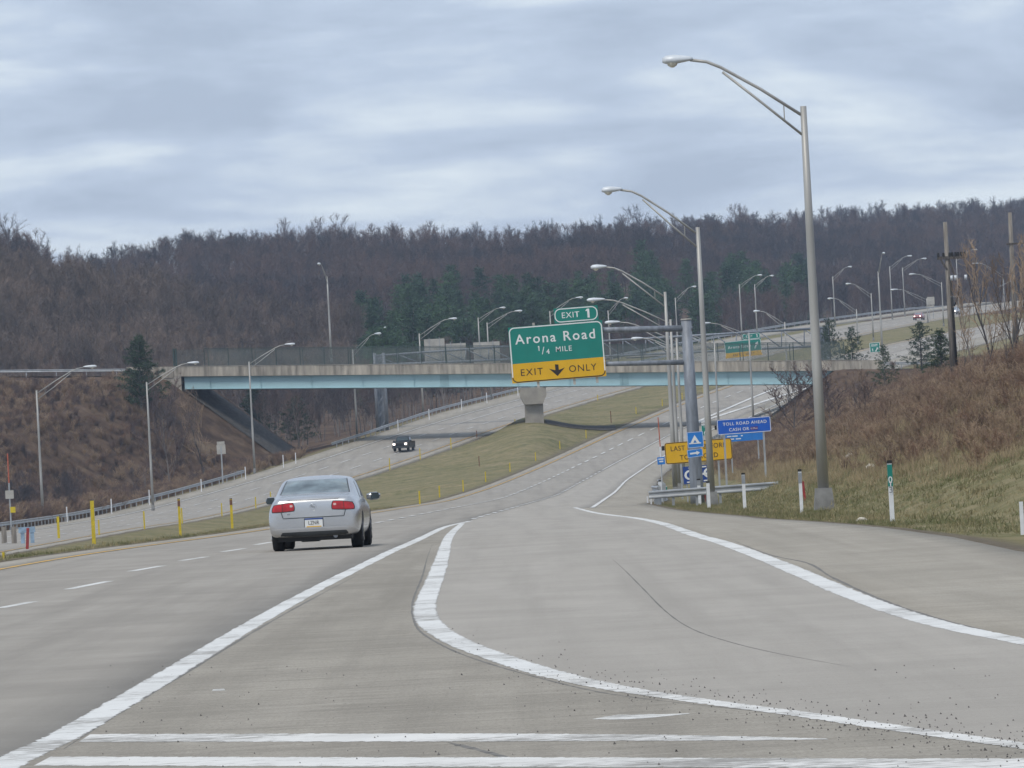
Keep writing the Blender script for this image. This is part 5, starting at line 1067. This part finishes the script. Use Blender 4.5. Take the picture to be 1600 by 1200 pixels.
# ------------------------------------------------------------------ vegetation
def rot_about(v, ax, a): return Matrix.Rotation(a, 3, ax) @ v
def seg(V, F_, a, b, r0, r1, n=3):
    d = (b - a).normalized(); u = d.orthogonal().normalized(); w = d.cross(u); o = len(V)
    for p, r in ((a, r0), (b, r1)):
        for k in range(n): t = 2 * math.pi * k / n; V.append(p + (u * math.cos(t) + w * math.sin(t)) * r)
    for k in range(n): F_.append((o + k, o + (k + 1) % n, o + n + (k + 1) % n, o + n + k))
def strip(V, F_, a, b, w):
    d = (b - a).normalized(); u = rot_about(d.orthogonal().normalized(), d, random.random() * 6.28) * w; o = len(V)
    V += [a - u, a + u, b]; F_.append((o, o + 1, o + 2))
def bare_tree(seed, H, limbs=11, lean=.04, spread=.42, up=.9, twig=.035, sub_n=6, tw_n=6, fine=3, crown0=.33):
    """trunk mesh data (with main limbs) and crown mesh data (branches and twigs)"""
    random.seed(seed); TV, TF, CV, CF = [], [], [], []
    P = [Vector((0, 0, -.6))]; d = Vector((random.gauss(0, lean), random.gauss(0, lean), 1)).normalized(); nseg = 7
    for i in range(nseg): d = (d + Vector((random.gauss(0, .06), random.gauss(0, .06), .05))).normalized(); P.append(P[-1] + d * H * .86 / nseg)
    r0 = H * .0125
    for i in range(nseg): seg(TV, TF, P[i], P[i + 1], r0 * (1 - i / nseg * .8), r0 * (1 - (i + 1) / nseg * .8), 5)
    for li in range(limbs):
        t = crown0 + (1 - crown0) * (li + random.random()) / limbs; t = min(t, .99); f = t * nseg; i = min(int(f), nseg - 1); base = P[i].lerp(P[i + 1], f - i)
        az = li * 2.4 + random.gauss(0, .5); L = H * spread * (1.12 - .72 * abs(t - .48)) * random.uniform(.6, 1.1) * (1.0 if t < .85 else .75)
        d = Vector((math.cos(az), math.sin(az), up * random.uniform(.75, 1.5) + t * .5)).normalized(); p = base; pts = [p]; rr_ = r0 * (1 - t * .75) * .55
        for k in range(4):
            d = (d + Vector((random.gauss(0, .16), random.gauss(0, .16), .13 + random.gauss(0, .08)))).normalized(); q = p + d * L / 4; seg(TV, TF, p, q, rr_ * (1 - k * .2), rr_ * (1 - (k + 1) * .2), 3); p = q; pts.append(p)
        for s_ in range(sub_n):
            u = .25 + .75 * (s_ + random.random()) / sub_n; g = min(u, .999) * 4; i2 = int(g); bs = pts[i2].lerp(pts[i2 + 1], g - i2)
            dd = (d + Vector((random.gauss(0, .6), random.gauss(0, .6), random.gauss(.25, .4)))).normalized(); L2 = L * random.uniform(.28, .55) * (1.15 - .5 * u); m2 = bs + dd * L2 * .5
            dd2 = (dd + Vector((random.gauss(0, .3), random.gauss(0, .3), .2))).normalized(); e2 = m2 + dd2 * L2 * .5
            seg(CV, CF, bs, m2, rr_ * .38 + .012, rr_ * .25 + .01, 3); seg(CV, CF, m2, e2, rr_ * .25 + .01, .008, 3)
            for w_ in range(tw_n):
                v = (w_ + random.random()) / tw_n; b0 = bs.lerp(m2, v * 2) if v < .5 else m2.lerp(e2, v * 2 - 1)
                d3 = (dd2 + Vector((random.gauss(0, .65), random.gauss(0, .65), random.gauss(.3, .45)))).normalized(); L3 = H * random.uniform(.035, .085); e3 = b0 + d3 * L3
                strip(CV, CF, b0, e3, twig)
                for x in range(fine):
                    d4 = (d3 + Vector((random.gauss(0, .6), random.gauss(0, .6), random.gauss(.15, .4)))).normalized(); b4 = b0.lerp(e3, random.uniform(.2, .9)); strip(CV, CF, b4, b4 + d4 * L3 * random.uniform(.4, .8), twig * .75)
    def mk(nm, V, F_):
        me = bpy.data.meshes.new(nm); me.from_pydata([tuple(v) for v in V], [], F_); return me
    return mk('trunk', TV, TF), mk('crown', CV, CF)
def pine(seed, H, wide=.22, full=1.0, gap=.0, dense=1.0):
    random.seed(seed); TV, TF, CV, CF = [], [], [], []
    seg(TV, TF, Vector((0, 0, -.5)), Vector((0, 0, H * .55)), H * .016, H * .010, 6); seg(TV, TF, Vector((0, 0, H * .55)), Vector((random.gauss(0, .02) * H, 0, H)), H * .010, H * .002, 5)
    n = int(46 * dense); z0 = gap + .06
    for i in range(n):
        t = z0 + (1 - z0) * (i / n) ** .92; L = H * wide * (1 - t) ** .72 * random.uniform(.55, 1.2) * full + H * .02; az = i * 2.4 + random.gauss(0, .4); d = Vector((math.cos(az), math.sin(az), random.uniform(.05, .45) + t * .4)).normalized()
        b = Vector((0, 0, t * H)); e_ = b + d * L; seg(TV, TF, b, e_, H * .0035, H * .001, 3)
        nc = max(3, int(8 * dense * (L / (H * wide)) + 2))
        for c in range(nc * 2):
            u = .2 + .85 * c / (nc * 2); ctr = b.lerp(e_, min(u, 1.05)) + Vector((random.gauss(0, .05), random.gauss(0, .05), random.gauss(.02, .03))) * H * .5
            for k in range(9):
                dv = Vector((random.gauss(0, 1), random.gauss(0, 1), random.gauss(.35, .8))).normalized(); dv = (dv + d * .5).normalized(); ln = H * random.uniform(.018, .042)
                a = dv.orthogonal().normalized() * ln * .16; a = rot_about(a, dv, random.random() * 6.28); o = len(CV); q = ctr + Vector((random.gauss(0, 1), random.gauss(0, 1), random.gauss(0, .6))) * H * .012
                CV.extend([q - a, q + a, q + dv * ln]); CF.append((o, o + 1, o + 2))
    def mk(nm, V, F_):
        me = bpy.data.meshes.new(nm); me.from_pydata([tuple(v) for v in V], [], F_); return me
    return mk('trunk', TV, TF), mk('crown', CV, CF)
def shrub(seed, H, stems=14, spread=.45, tw=7, width=.012):
    random.seed(seed); SV, SF, CV, CF = [], [], [], []
    for i in range(stems):
        az = random.random() * 6.28; d = Vector((math.cos(az) * spread * random.random(), math.sin(az) * spread * random.random(), 1)).normalized(); p = Vector((random.gauss(0, .06) * H, random.gauss(0, .06) * H, -.1)); L = H * random.uniform(.6, 1.05)
        for k in range(4):
            d = (d + Vector((random.gauss(0, .13), random.gauss(0, .13), .03))).normalized(); q = p + d * L / 4; seg(SV, SF, p, q, H * .007 * (1 - k * .22), H * .007 * (1 - (k + 1) * .22), 3)
            for w_ in range(tw if k else 2):
                b = p.lerp(q, random.random()); d3 = (d + Vector((random.gauss(0, .6), random.gauss(0, .6), random.gauss(.1, .35)))).normalized(); L3 = H * random.uniform(.1, .26); e_ = b + d3 * L3; strip(CV, CF, b, e_, width)
                for x in range(3): d4 = (d3 + Vector((random.gauss(0, .6), random.gauss(0, .6), random.gauss(.1, .4)))).normalized(); b4 = b.lerp(e_, random.random()); strip(CV, CF, b4, b4 + d4 * L3 * .5, width * .7)
            p = q
    def mk(nm, V, F_):
        me = bpy.data.meshes.new(nm); me.from_pydata([tuple(v) for v in V], [], F_); return me
    return mk('stems', SV, SF), mk('twigs', CV, CF)
def with_mats(pair, m0, m1):
    for me, m_ in zip(pair, (m0, m1)):
        me.materials.clear(); me.materials.append(M[m_])
    return pair
def plant(name, label, cat, pair, loc, h_scale=1.0, group=None, rz=None, wscale=1.0):
    o = thing(name, label, cat, loc, random.random() * 6.28 if rz is None else rz, group); o.scale = (h_scale * wscale, h_scale * wscale, h_scale)
    for me in pair: link(me.name.split('.')[0], me, None, o)
    return o
BARE = [with_mats(bare_tree(100 + i, 1.0 * 15, limbs=10 + i % 4, spread=(.36, .42, .30, .46, .38, .33)[i], up=(.9, .7, 1.5, .8, 1.2, 1.7)[i], twig=.028, fine=4, crown0=(.32, .25, .4, .3, .35, .45)[i]), 'bark', 'twig') for i in range(6)]
PINE = [with_mats(pine(200 + i, 12.0, wide=(.20, .24, .17, .22)[i]), 'bark', 'needle_far') for i in range(4)]
def joined(pair, name):
    """one mesh of both parts, for the mass of the wood"""
    a, b = pair; na = len(a.vertices); V = [v.co[:] for v in a.vertices] + [v.co[:] for v in b.vertices]; F_ = [p.vertices[:] for p in a.polygons] + [tuple(i + na for i in p.vertices) for p in b.polygons]
    me = bpy.data.meshes.new(name); me.from_pydata(V, [], F_); me.materials.append(a.materials[0]); me.materials.append(b.materials[0]); me.polygons.foreach_set('material_index', [0] * len(a.polygons) + [1] * len(b.polygons)); return me
def scatter(name, label, cat, meshes, pts, scl, rotz, tilt=.05):
    """stuff: many copies of a few plants, placed on points by geometry nodes"""
    n = len(pts); me = bpy.data.meshes.new(name); me.vertices.add(n); me.vertices.foreach_set('co', np.asarray(pts, np.float32).ravel())
    a = me.attributes.new('scl', 'FLOAT_VECTOR', 'POINT'); a.data.foreach_set('vector', np.asarray(scl, np.float32).ravel())
    r = np.stack([rng.normal(0, tilt, n), rng.normal(0, tilt, n), np.asarray(rotz)], -1); a = me.attributes.new('rot', 'FLOAT_VECTOR', 'POINT'); a.data.foreach_set('vector', r.astype(np.float32).ravel())
    a = me.attributes.new('tid', 'INT', 'POINT'); a.data.foreach_set('value', rng.integers(0, len(meshes), n).astype(np.int32))
    o = bpy.data.objects.new(name, me); C.objects.link(o); ng = bpy.data.node_groups.new(name, 'GeometryNodeTree')
    ng.interface.new_socket('Geometry', in_out='INPUT', socket_type='NodeSocketGeometry'); ng.interface.new_socket('Geometry', in_out='OUTPUT', socket_type='NodeSocketGeometry')
    N = ng.nodes; L = ng.links; gi = N.new('NodeGroupInput'); go = N.new('NodeGroupOutput'); jn = N.new('GeometryNodeJoinGeometry'); L.new(jn.outputs[0], go.inputs[0])
    def attr(nm, ty): q = N.new('GeometryNodeInputNamedAttribute'); q.data_type = ty; q.inputs[0].default_value = nm; return q.outputs[0]
    for k, m_ in enumerate(meshes):
        src = bpy.data.objects.new(name + '_source', m_); oi = N.new('GeometryNodeObjectInfo'); oi.inputs['Object'].default_value = src; oi.inputs['As Instance'].default_value = True
        ip = N.new('GeometryNodeInstanceOnPoints'); L.new(gi.outputs[0], ip.inputs['Points']); L.new(oi.outputs['Geometry'], ip.inputs['Instance'])
        cp = N.new('FunctionNodeCompare'); cp.data_type = 'INT'; cp.operation = 'EQUAL'; L.new(attr('tid', 'INT'), cp.inputs[2]); cp.inputs[3].default_value = k; L.new(cp.outputs[0], ip.inputs['Selection'])
        er = N.new('FunctionNodeEulerToRotation'); L.new(attr('rot', 'FLOAT_VECTOR'), er.inputs[0]); L.new(er.outputs[0], ip.inputs['Rotation']); L.new(attr('scl', 'FLOAT_VECTOR'), ip.inputs['Scale']); L.new(ip.outputs[0], jn.inputs[0])
    md = o.modifiers.new('scatter', 'NODES'); md.node_group = ng
    return tag(o, label, cat, kind='stuff')
def px_of(x, Y): return 800 + FPX * x / Y
# --- the far wood: bare trees covering the hills
def far_pt(p, Y): x = (p - 800) / FPX * Y; return (x, Y, sz(x, Y))
pts, scl, rz, spur = [], [], [], []
NT = 7000
P_ = rng.uniform(-160, 1760, NT * 2); T_ = rng.random(NT * 2)
for p, t in zip(P_, T_):
    yf = np.interp(p, [-300, 0, 300, 600, 900, 1150, 1400, 1600, 2200], [900, 930, 985, 1060, 1180, 1370, 1560, 1620, 1650]) - 40; yr = np.interp(p, RP, RY)
    Y = yf + (yr - yf) * (t ** .75) * .985
    x = (p - 800) / FPX * Y; tt = (Y - yf) / (yr - yf)
    if x > float(wL(min(Y, 1540))) - (30 if Y > 1000 else 16) and Y < 1560: continue
    if 545 < p < 1285 and tt < float(np.interp(p, [545, 640, 860, 1000, 1285], [.1, .40, .40, .52, .36])) and random.random() < .95: continue
    s_ = random.uniform(.42, .75); pts.append((x, Y, sz(x, Y))); q_ = (s_ * random.uniform(.85, 1.2),) * 2 + (s_,)
    if p < 720 and Y < float(np.interp(p, [0, 700], [1090, 1190])) + 25: spur.append((pts.pop(), q_)); continue
    scl.append(q_); rz.append(random.random() * 6.28)
    if len(pts) >= NT: break
scatter('winter_wood', 'bare brown winter wood covering the hills behind the bridge', 'wood', [joined(b, 'wood_tree') for b in BARE], pts, scl, rz)
BROWN = [(a.copy(), b.copy()) for a, b in BARE]
for q in BROWN: with_mats(q, 'bark', 'twig_brown')
scatter('spur_wood', 'browner bare wood on the nearer spur left of the bridge', 'wood', [joined(b, 'wood_tree') for b in BROWN], [q[0] for q in spur], [q[1] for q in spur], [random.random() * 6.28 for q in spur])
# skyline trees, one by one
random.seed(31)
SKYW = [(110, 'on the high knoll at the left picture edge'), (270, 'in the dip above the big pine'), (470, 'above the left end of the bridge'), (640, 'above the lamp on the bridge deck'), (790, 'above the grey sign backs'),
        (950, 'above the green exit sign'), (1090, 'behind the second nearest lamp'), (1255, 'between the two nearest light poles'), (1460, 'right of the nearest light pole'), (9999, 'at the right picture edge')]
PINW = [(640, 'at the left end of the belt beyond the bridge'), (745, 'in the belt behind the grey sign backs'), (860, 'in the belt just left of the exit tab'), (1000, 'in the belt behind the gantry arms'), (1100, 'in the belt behind the gantry post'),
        (1190, 'in the belt behind the far exit sign'), (9999, 'in the belt just left of the nearest light pole')]
def where(p, tab): return next(t for q, t in tab if p < q)
skyline = sorted([random.uniform(-15, 1615) for k in range(150)])
for i, p in enumerate(skyline):
    yr = float(np.interp(p, RP, RY)) * random.uniform(.975, 1.005); x = (p - 800) / FPX * yr; b = random.choice(BARE)
    w_ = where(p, SKYW); plant('bare_tree', 'leafless tree on the wooded skyline ' + w_, 'tree', b, (x, yr, sz(x, yr)), random.uniform(.45, .72), 'skyline trees ' + w_, wscale=random.uniform(.85, 1.15))
for p, sc_ in ((458, 1.25), (515, 1.3), (548, 1.34), (1000, 1.35), (757, 1.2), (682, 1.2), (1160, 1.3), (1175, 1.25), (122, 1.2), (20, 1.3), (60, 1.2)):
    yr = float(np.interp(p, RP, RY)) * .99; x = (p - 800) / FPX * yr
    plant('bare_tree', 'taller leafless tree rising above the skyline, %s from the left' % ORD[sorted((458, 515, 548, 1000, 757, 682, 1160, 1175, 122, 20, 60)).index(p)], 'tree', BARE[random.choice((0, 1, 3))], (x, yr, sz(x, yr)), sc_ * .66, 'tallest trees of the skyline', wscale=.9)
# dark pines at the foot of the hill
random.seed(77); gpn = 0
for k in range(215):
    if k < 105: p = random.uniform(560, 860); bias = np.interp(p, [560, 640, 860], [.3, .42, .42])
    else: p = random.uniform(860, 1275); bias = np.interp(p, [860, 1000, 1275], [.42, .5, .34])
    yf = float(np.interp(p, [-300, 0, 300, 600, 900, 1150, 1400, 1600, 2200], [900, 930, 985, 1060, 1180, 1370, 1560, 1620, 1650])); yr = float(np.interp(p, RP, RY)); Y = yf - 60 + (yr - yf) * bias * random.random() * 1.15
    x = (p - 800) / FPX * Y
    if x > float(wL(min(Y, 1540))) - 32: Y += 80; x = (p - 800) / FPX * Y
    if x > float(wL(min(Y, 1540))) - 30 and Y < 1560: continue
    w_ = where(p, PINW); plant('pine_tree', 'dark green pine ' + w_, 'tree', random.choice(PINE), (x, Y, sz(x, Y)), random.uniform(.75, 1.15), 'pines ' + w_, wscale=1.3)
# scrub and smaller bare trees beside the far roads
pts, scl, rz = [], [], []
for k in range(520):
    Y = random.uniform(835, 1250); x = float(wL(Y)) - np.interp(Y, [950, 1120], [2.5, 15.5]) - abs(random.gauss(0, 22)); s_ = random.uniform(.22, .5); pts.append((x, Y, sz(x, Y))); scl.append((s_, s_, s_)); rz.append(random.random() * 6.28)
for k in range(260):
    p = random.uniform(1150, 1640); Y = random.uniform(1560, 1720); x = (p - 800) / FPX * Y; s_ = random.uniform(.35, .8); pts.append((x, Y, sz(x, Y))); scl.append((s_, s_, s_)); rz.append(random.random() * 6.28)
for k in range(170):
    p = random.uniform(1130, 1420); x0 = (p - 800) / FPX; ys = np.arange(1000, 1560, 2.0); ok = ys[(x0 * ys) < wL(ys) - 26]
    Y = (float(ok[0]) if len(ok) else 1560) + abs(random.gauss(0, 60)); x = x0 * Y; s_ = random.uniform(.35, .75); pts.append((x, Y, sz(x, Y))); scl.append((s_, s_, s_)); rz.append(random.random() * 6.28)
scatter('roadside_scrub', 'grey brown bare scrub beside the roads beyond the bridge', 'scrub', [joined(b, 'scrub_tree') for b in BARE[:4]], pts, scl, rz)
# --- brush on both banks
SHR = [with_mats(shrub(300 + i, 2.0, stems=(14, 18, 11)[i], spread=(.5, .35, .8)[i]), 'brush', 'brush') for i in range(3)]
SHR2 = [with_mats(shrub(320 + i, 2.0, stems=(16, 12)[i], spread=(.45, .7)[i]), 'bark', 'brush_red') for i in range(2)]
SHR3 = [with_mats(shrub(340 + i, 2.0, stems=(20, 16)[i], spread=(.5, .7)[i], tw=8), 'bark', 'twig') for i in range(2)]
pts, scl, rz = [], [], []
random.seed(5)
for k in range(5200):
    Y = random.uniform(150, 782); d = (abs(random.gauss(0, 8)) if random.random() < .6 else random.uniform(0, 30)) + float(np.interp(Y, [100, 188, 280, 420, 520, 760], [7.2, 6.6, 7.2, 8.0, 6.0, 3.5])) - .4 + random.gauss(0, .6); x = float(eR(Y)) + d
    if px_of(x, Y) > 1720 or d > 34: continue
    s_ = random.uniform(.14, .36) * (1 + .5 * sstep(8, 20, d)); pts.append((x, Y, sz(x, Y))); scl.append((s_ * 1.3, s_ * 1.3, s_)); rz.append(random.random() * 6.28)
scatter('bank_brush', 'tangled dead brown brush covering the right bank', 'brush', [joined(b, 'brush_clump') for b in SHR + SHR2], pts, scl, rz, .15)
pts, scl, rz = [], [], []
for k in range(13000):
    Y = random.uniform(470, 812); p = random.uniform(-110, 470); x = (p - 800) / FPX * Y
    if x > float(wL(Y)) - 1.0 or (x > -41 and Y > 798): continue
    x = min(x, x) ; dark = p < 160 + 60 * math.sin(Y * .05); s_ = random.uniform(.25, .62) * (1.9 if (dark and Y < 740) else 1); pts.append((x, Y, sz(x, Y))); scl.append((s_ * 1.2, s_ * 1.2, s_)); rz.append(random.random() * 6.28)
scatter('left_bank_brush', 'dead brown brush and saplings covering the left bank', 'brush', [joined(b, 'brush_clump') for b in SHR + SHR3[:1] + SHR2], pts, scl, rz, .12)
pts, scl, rz = [], [], []
for k in range(150):
    Y = random.uniform(560, 745); p = random.uniform(-110, 90 + 160 * random.random()); x = (p - 800) / FPX * Y
    if x > float(wL(Y)) - 2: continue
    s_ = random.uniform(.18, .33); pts.append((x, Y, sz(x, Y))); scl.append((s_, s_, s_)); rz.append(random.random() * 6.28)
scatter('left_bank_saplings', 'grey leafless saplings crowding the far left bank', 'scrub', [joined(b, 'sapling_tree') for b in BARE[2:]], pts, scl, rz)
# --- grass tufts on verge and median
def tuft(seed):
    random.seed(seed); V, F_ = [], []
    for k in range(26):
        a = Vector((random.gauss(0, .12), random.gauss(0, .12), -.01)); d = Vector((random.gauss(0, .45), random.gauss(0, .45), 1)).normalized(); strip(V, F_, a, a + d * random.uniform(.05, .13), .007)
    me = bpy.data.meshes.new('grass_tuft'); me.from_pydata([tuple(v) for v in V], [], F_); me.materials.append(M['grass']); return me
TUFT = [tuft(400 + i) for i in range(4)]
pts, scl, rz = [], [], []
for k in range(9000):
    Y = 110 + 200 * random.random() ** .8; x = float(eR(Y)) + .35 + random.random() ** 1.1 * 11.5
    if px_of(x, Y) > 1640: continue
    s_ = random.uniform(.6, 1.5) * (.5 + .5 * min(1, (x - float(eR(Y))) / 2)); pts.append((x, Y, sz(x, Y))); scl.append((s_, s_, s_)); rz.append(random.random() * 6.28)
for k in range(6000):
    Y = random.uniform(105, 420); x = float(eL(Y)) - .25 - random.random() * 12
    if px_of(x, Y) < -60: continue
    s_ = random.uniform(.6, 1.4); pts.append((x, Y, sz(x, Y))); scl.append((s_, s_, s_)); rz.append(random.random() * 6.28)
scatter('grass', 'short olive and straw winter grass on verge and median', 'grass', TUFT, pts, scl, rz, .1)
M['straw'] = mat('tall_straw', (.36, .285, .175), .95, 0, .2, .35, objrand=1.0, col2=(.20, .15, .09), patch=.15)
def weed(seed):
    random.seed(seed); V, F_ = [], []
    for k in range(34):
        a = Vector((random.gauss(0, .2), random.gauss(0, .2), -.02)); d = Vector((random.gauss(0, .3), random.gauss(0, .3), 1)).normalized(); strip(V, F_, a, a + d * random.uniform(.2, .6), .008)
    me = bpy.data.meshes.new('weed_tuft'); me.from_pydata([tuple(v) for v in V], [], F_); me.materials.append(M['straw']); return me
pts, scl, rz = [], [], []
for k in range(4200):
    Y = random.uniform(150, 620); d = 4.5 + abs(random.gauss(0, 8)); x = float(eR(Y)) + d
    if px_of(x, Y) > 1640: continue
    s_ = random.uniform(.5, 1.3) * min(1, .35 + d / 14); pts.append((x, Y, sz(x, Y))); scl.append((s_, s_, s_)); rz.append(random.random() * 6.28)
scatter('dry_weeds', 'tall straw coloured dead weeds mixed into the right bank', 'weeds', [weed(450 + i) for i in range(3)], pts, scl, rz, .15)
# --- individual trees and shrubs that stand out
NP = [with_mats(pine(500 + i, 8.0, wide=w, full=1.0, gap=g, dense=dn), 'bark', 'needle') for i, (w, g, dn) in enumerate(((.36, .0, 1.5), (.42, .1, .9), (.40, .03, 1.0), (.34, .02, 1.3)))]
def pine_at(label, px, top, base, Y, k, wsc=1.0, seen=False):
    if seen: Y = hit(px, base, 600).y
    x = at(px, base, Y).x; gz = sz(x, Y); H = at(px, top, Y).z - gz; plant('pine_tree', label, 'tree', NP[k], (x, Y, gz), H / 8.0, wscale=wsc)
pine_at('big dark pine on the left bank beside the bridge end', 221, 527, 640, 772, 0, 1.15, True)
pine_at('smaller dark pine behind the left span under the bridge', 398, 608, 655, 850, 3, 1.5)
pine_at('round young pine seen under the bridge left of the gantry tower', 465, 620, 655, 846, 2, 1.4)
pine_at('dark pine behind the right end of the bridge fence', 1299, 502, 580, 815, 2, .8)
pine_at('spreading pine beside the green exit sign behind the bridge end', 1333, 514, 580, 812, 1, .9)
pine_at('young pine rising above the bank right of the bridge end', 1384, 541, 625, 640, 1, 1.0)
pine_at('open branched pine left of the utility pole', 1441, 505, 590, 700, 1, 1.2)
pine_at('dense dark pine just left of the utility pole', 1474, 516, 625, 560, 3, 1.35)
def shrub_at(label, px, top, base, Y, pair, wsc=1.0, group=None):
    x = at(px, base, Y).x; gz = sz(x, Y); H = max(.8, at(px, top, Y).z - gz); plant('bare_shrub', label, 'shrub', pair, (x, Y, gz), H / 2.0, group, wscale=wsc)
BSH = with_mats(bare_tree(610, 5.0, limbs=16, spread=.62, up=.75, twig=.02, sub_n=7, tw_n=6, crown0=.12), 'bark', 'twig')
BSH2 = with_mats(bare_tree(611, 6.0, limbs=12, spread=.42, up=1.3, twig=.013, sub_n=5, tw_n=4, fine=2, crown0=.2), 'bark', 'brush')
def sapling(label, px, top, base, Y, pair, H0, wsc=1.0, name='bare_shrub', cat='shrub', group=None):
    x = at(px, base, Y).x; gz = sz(x, Y); H = max(1.0, at(px, top, Y).z - gz); plant(name, label, cat, pair, (x, Y, gz), H / H0, group, wscale=wsc)
sapling('wide grey leafless bush standing right of the toll sign', 1240, 580, 680, 600, BSH, 5.0, 1.25)
for i, (px, tp, bs, Y, w_) in enumerate(((1278, 575, 650, 640, 1.2), (1330, 570, 650, 560, 1.2), (1352, 600, 680, 480, 1.1), (1412, 640, 720, 400, 1.0), (1300, 610, 690, 520, 1.2))):
    sapling('tangled leafless bush on the bank right of the nearest light pole, %s from the left' % ORD[sorted((1278, 1330, 1352, 1412, 1300)).index(px)], px, tp, bs, Y, BSH if i % 2 == 0 else BSH2, 5.0 if i % 2 == 0 else 6.0, w_)
for i, (px, tp, Y) in enumerate(((1525, 420, 440), (1556, 355, 430), (1545, 470, 380), (1592, 380, 400), (1572, 470, 350), (1505, 500, 420), (1535, 540, 330), (1588, 545, 300), (1460, 570, 430), (1583, 350, 425), (1598, 420, 380))):
    sapling('thin bare sapling near the utility poles on the right bank, %s from the left' % ORD[sorted((1525, 1556, 1545, 1592, 1572, 1505, 1535, 1588, 1460, 1583, 1598)).index(px)], px, tp, 600, Y, BSH2, 6.0, .8, 'bare_sapling', 'sapling', 'saplings near the utility poles')
sapling('thin leafless sapling in front of the left bridge abutment', 318, 592, 680, 770, BSH2, 6.0, .7, 'bare_sapling', 'sapling')
sapling('scrawny leafless sapling between the big pine and the abutment', 262, 605, 665, 765, BSH, 5.0, .7, 'bare_sapling', 'sapling')

# --- thin winter haze: one closed box of air round the whole place
def haze(density):
    zlo, zhi = float(GZ.min()) - 1.5, float(GZ.max()) + 30
    b = MB().box((0, 1680, (zlo + zhi) / 2), (1500, 3560, zhi - zlo)); m_, n_, p_ = newmat('winter_haze'); n_.nodes.remove(p_)
    v = n_.nodes.new('ShaderNodeVolumePrincipled'); v.inputs['Color'].default_value = (.62, .77, 1.0, 1); v.inputs['Density'].default_value = density; v.inputs['Anisotropy'].default_value = 0.0
    n_.links.new(v.outputs[0], n_.nodes['Material Output'].inputs['Volume']); tag(b.build('haze', m_, None, fix=True), 'thin pale winter haze over the whole valley', 'haze', kind='stuff')
haze(.0001)
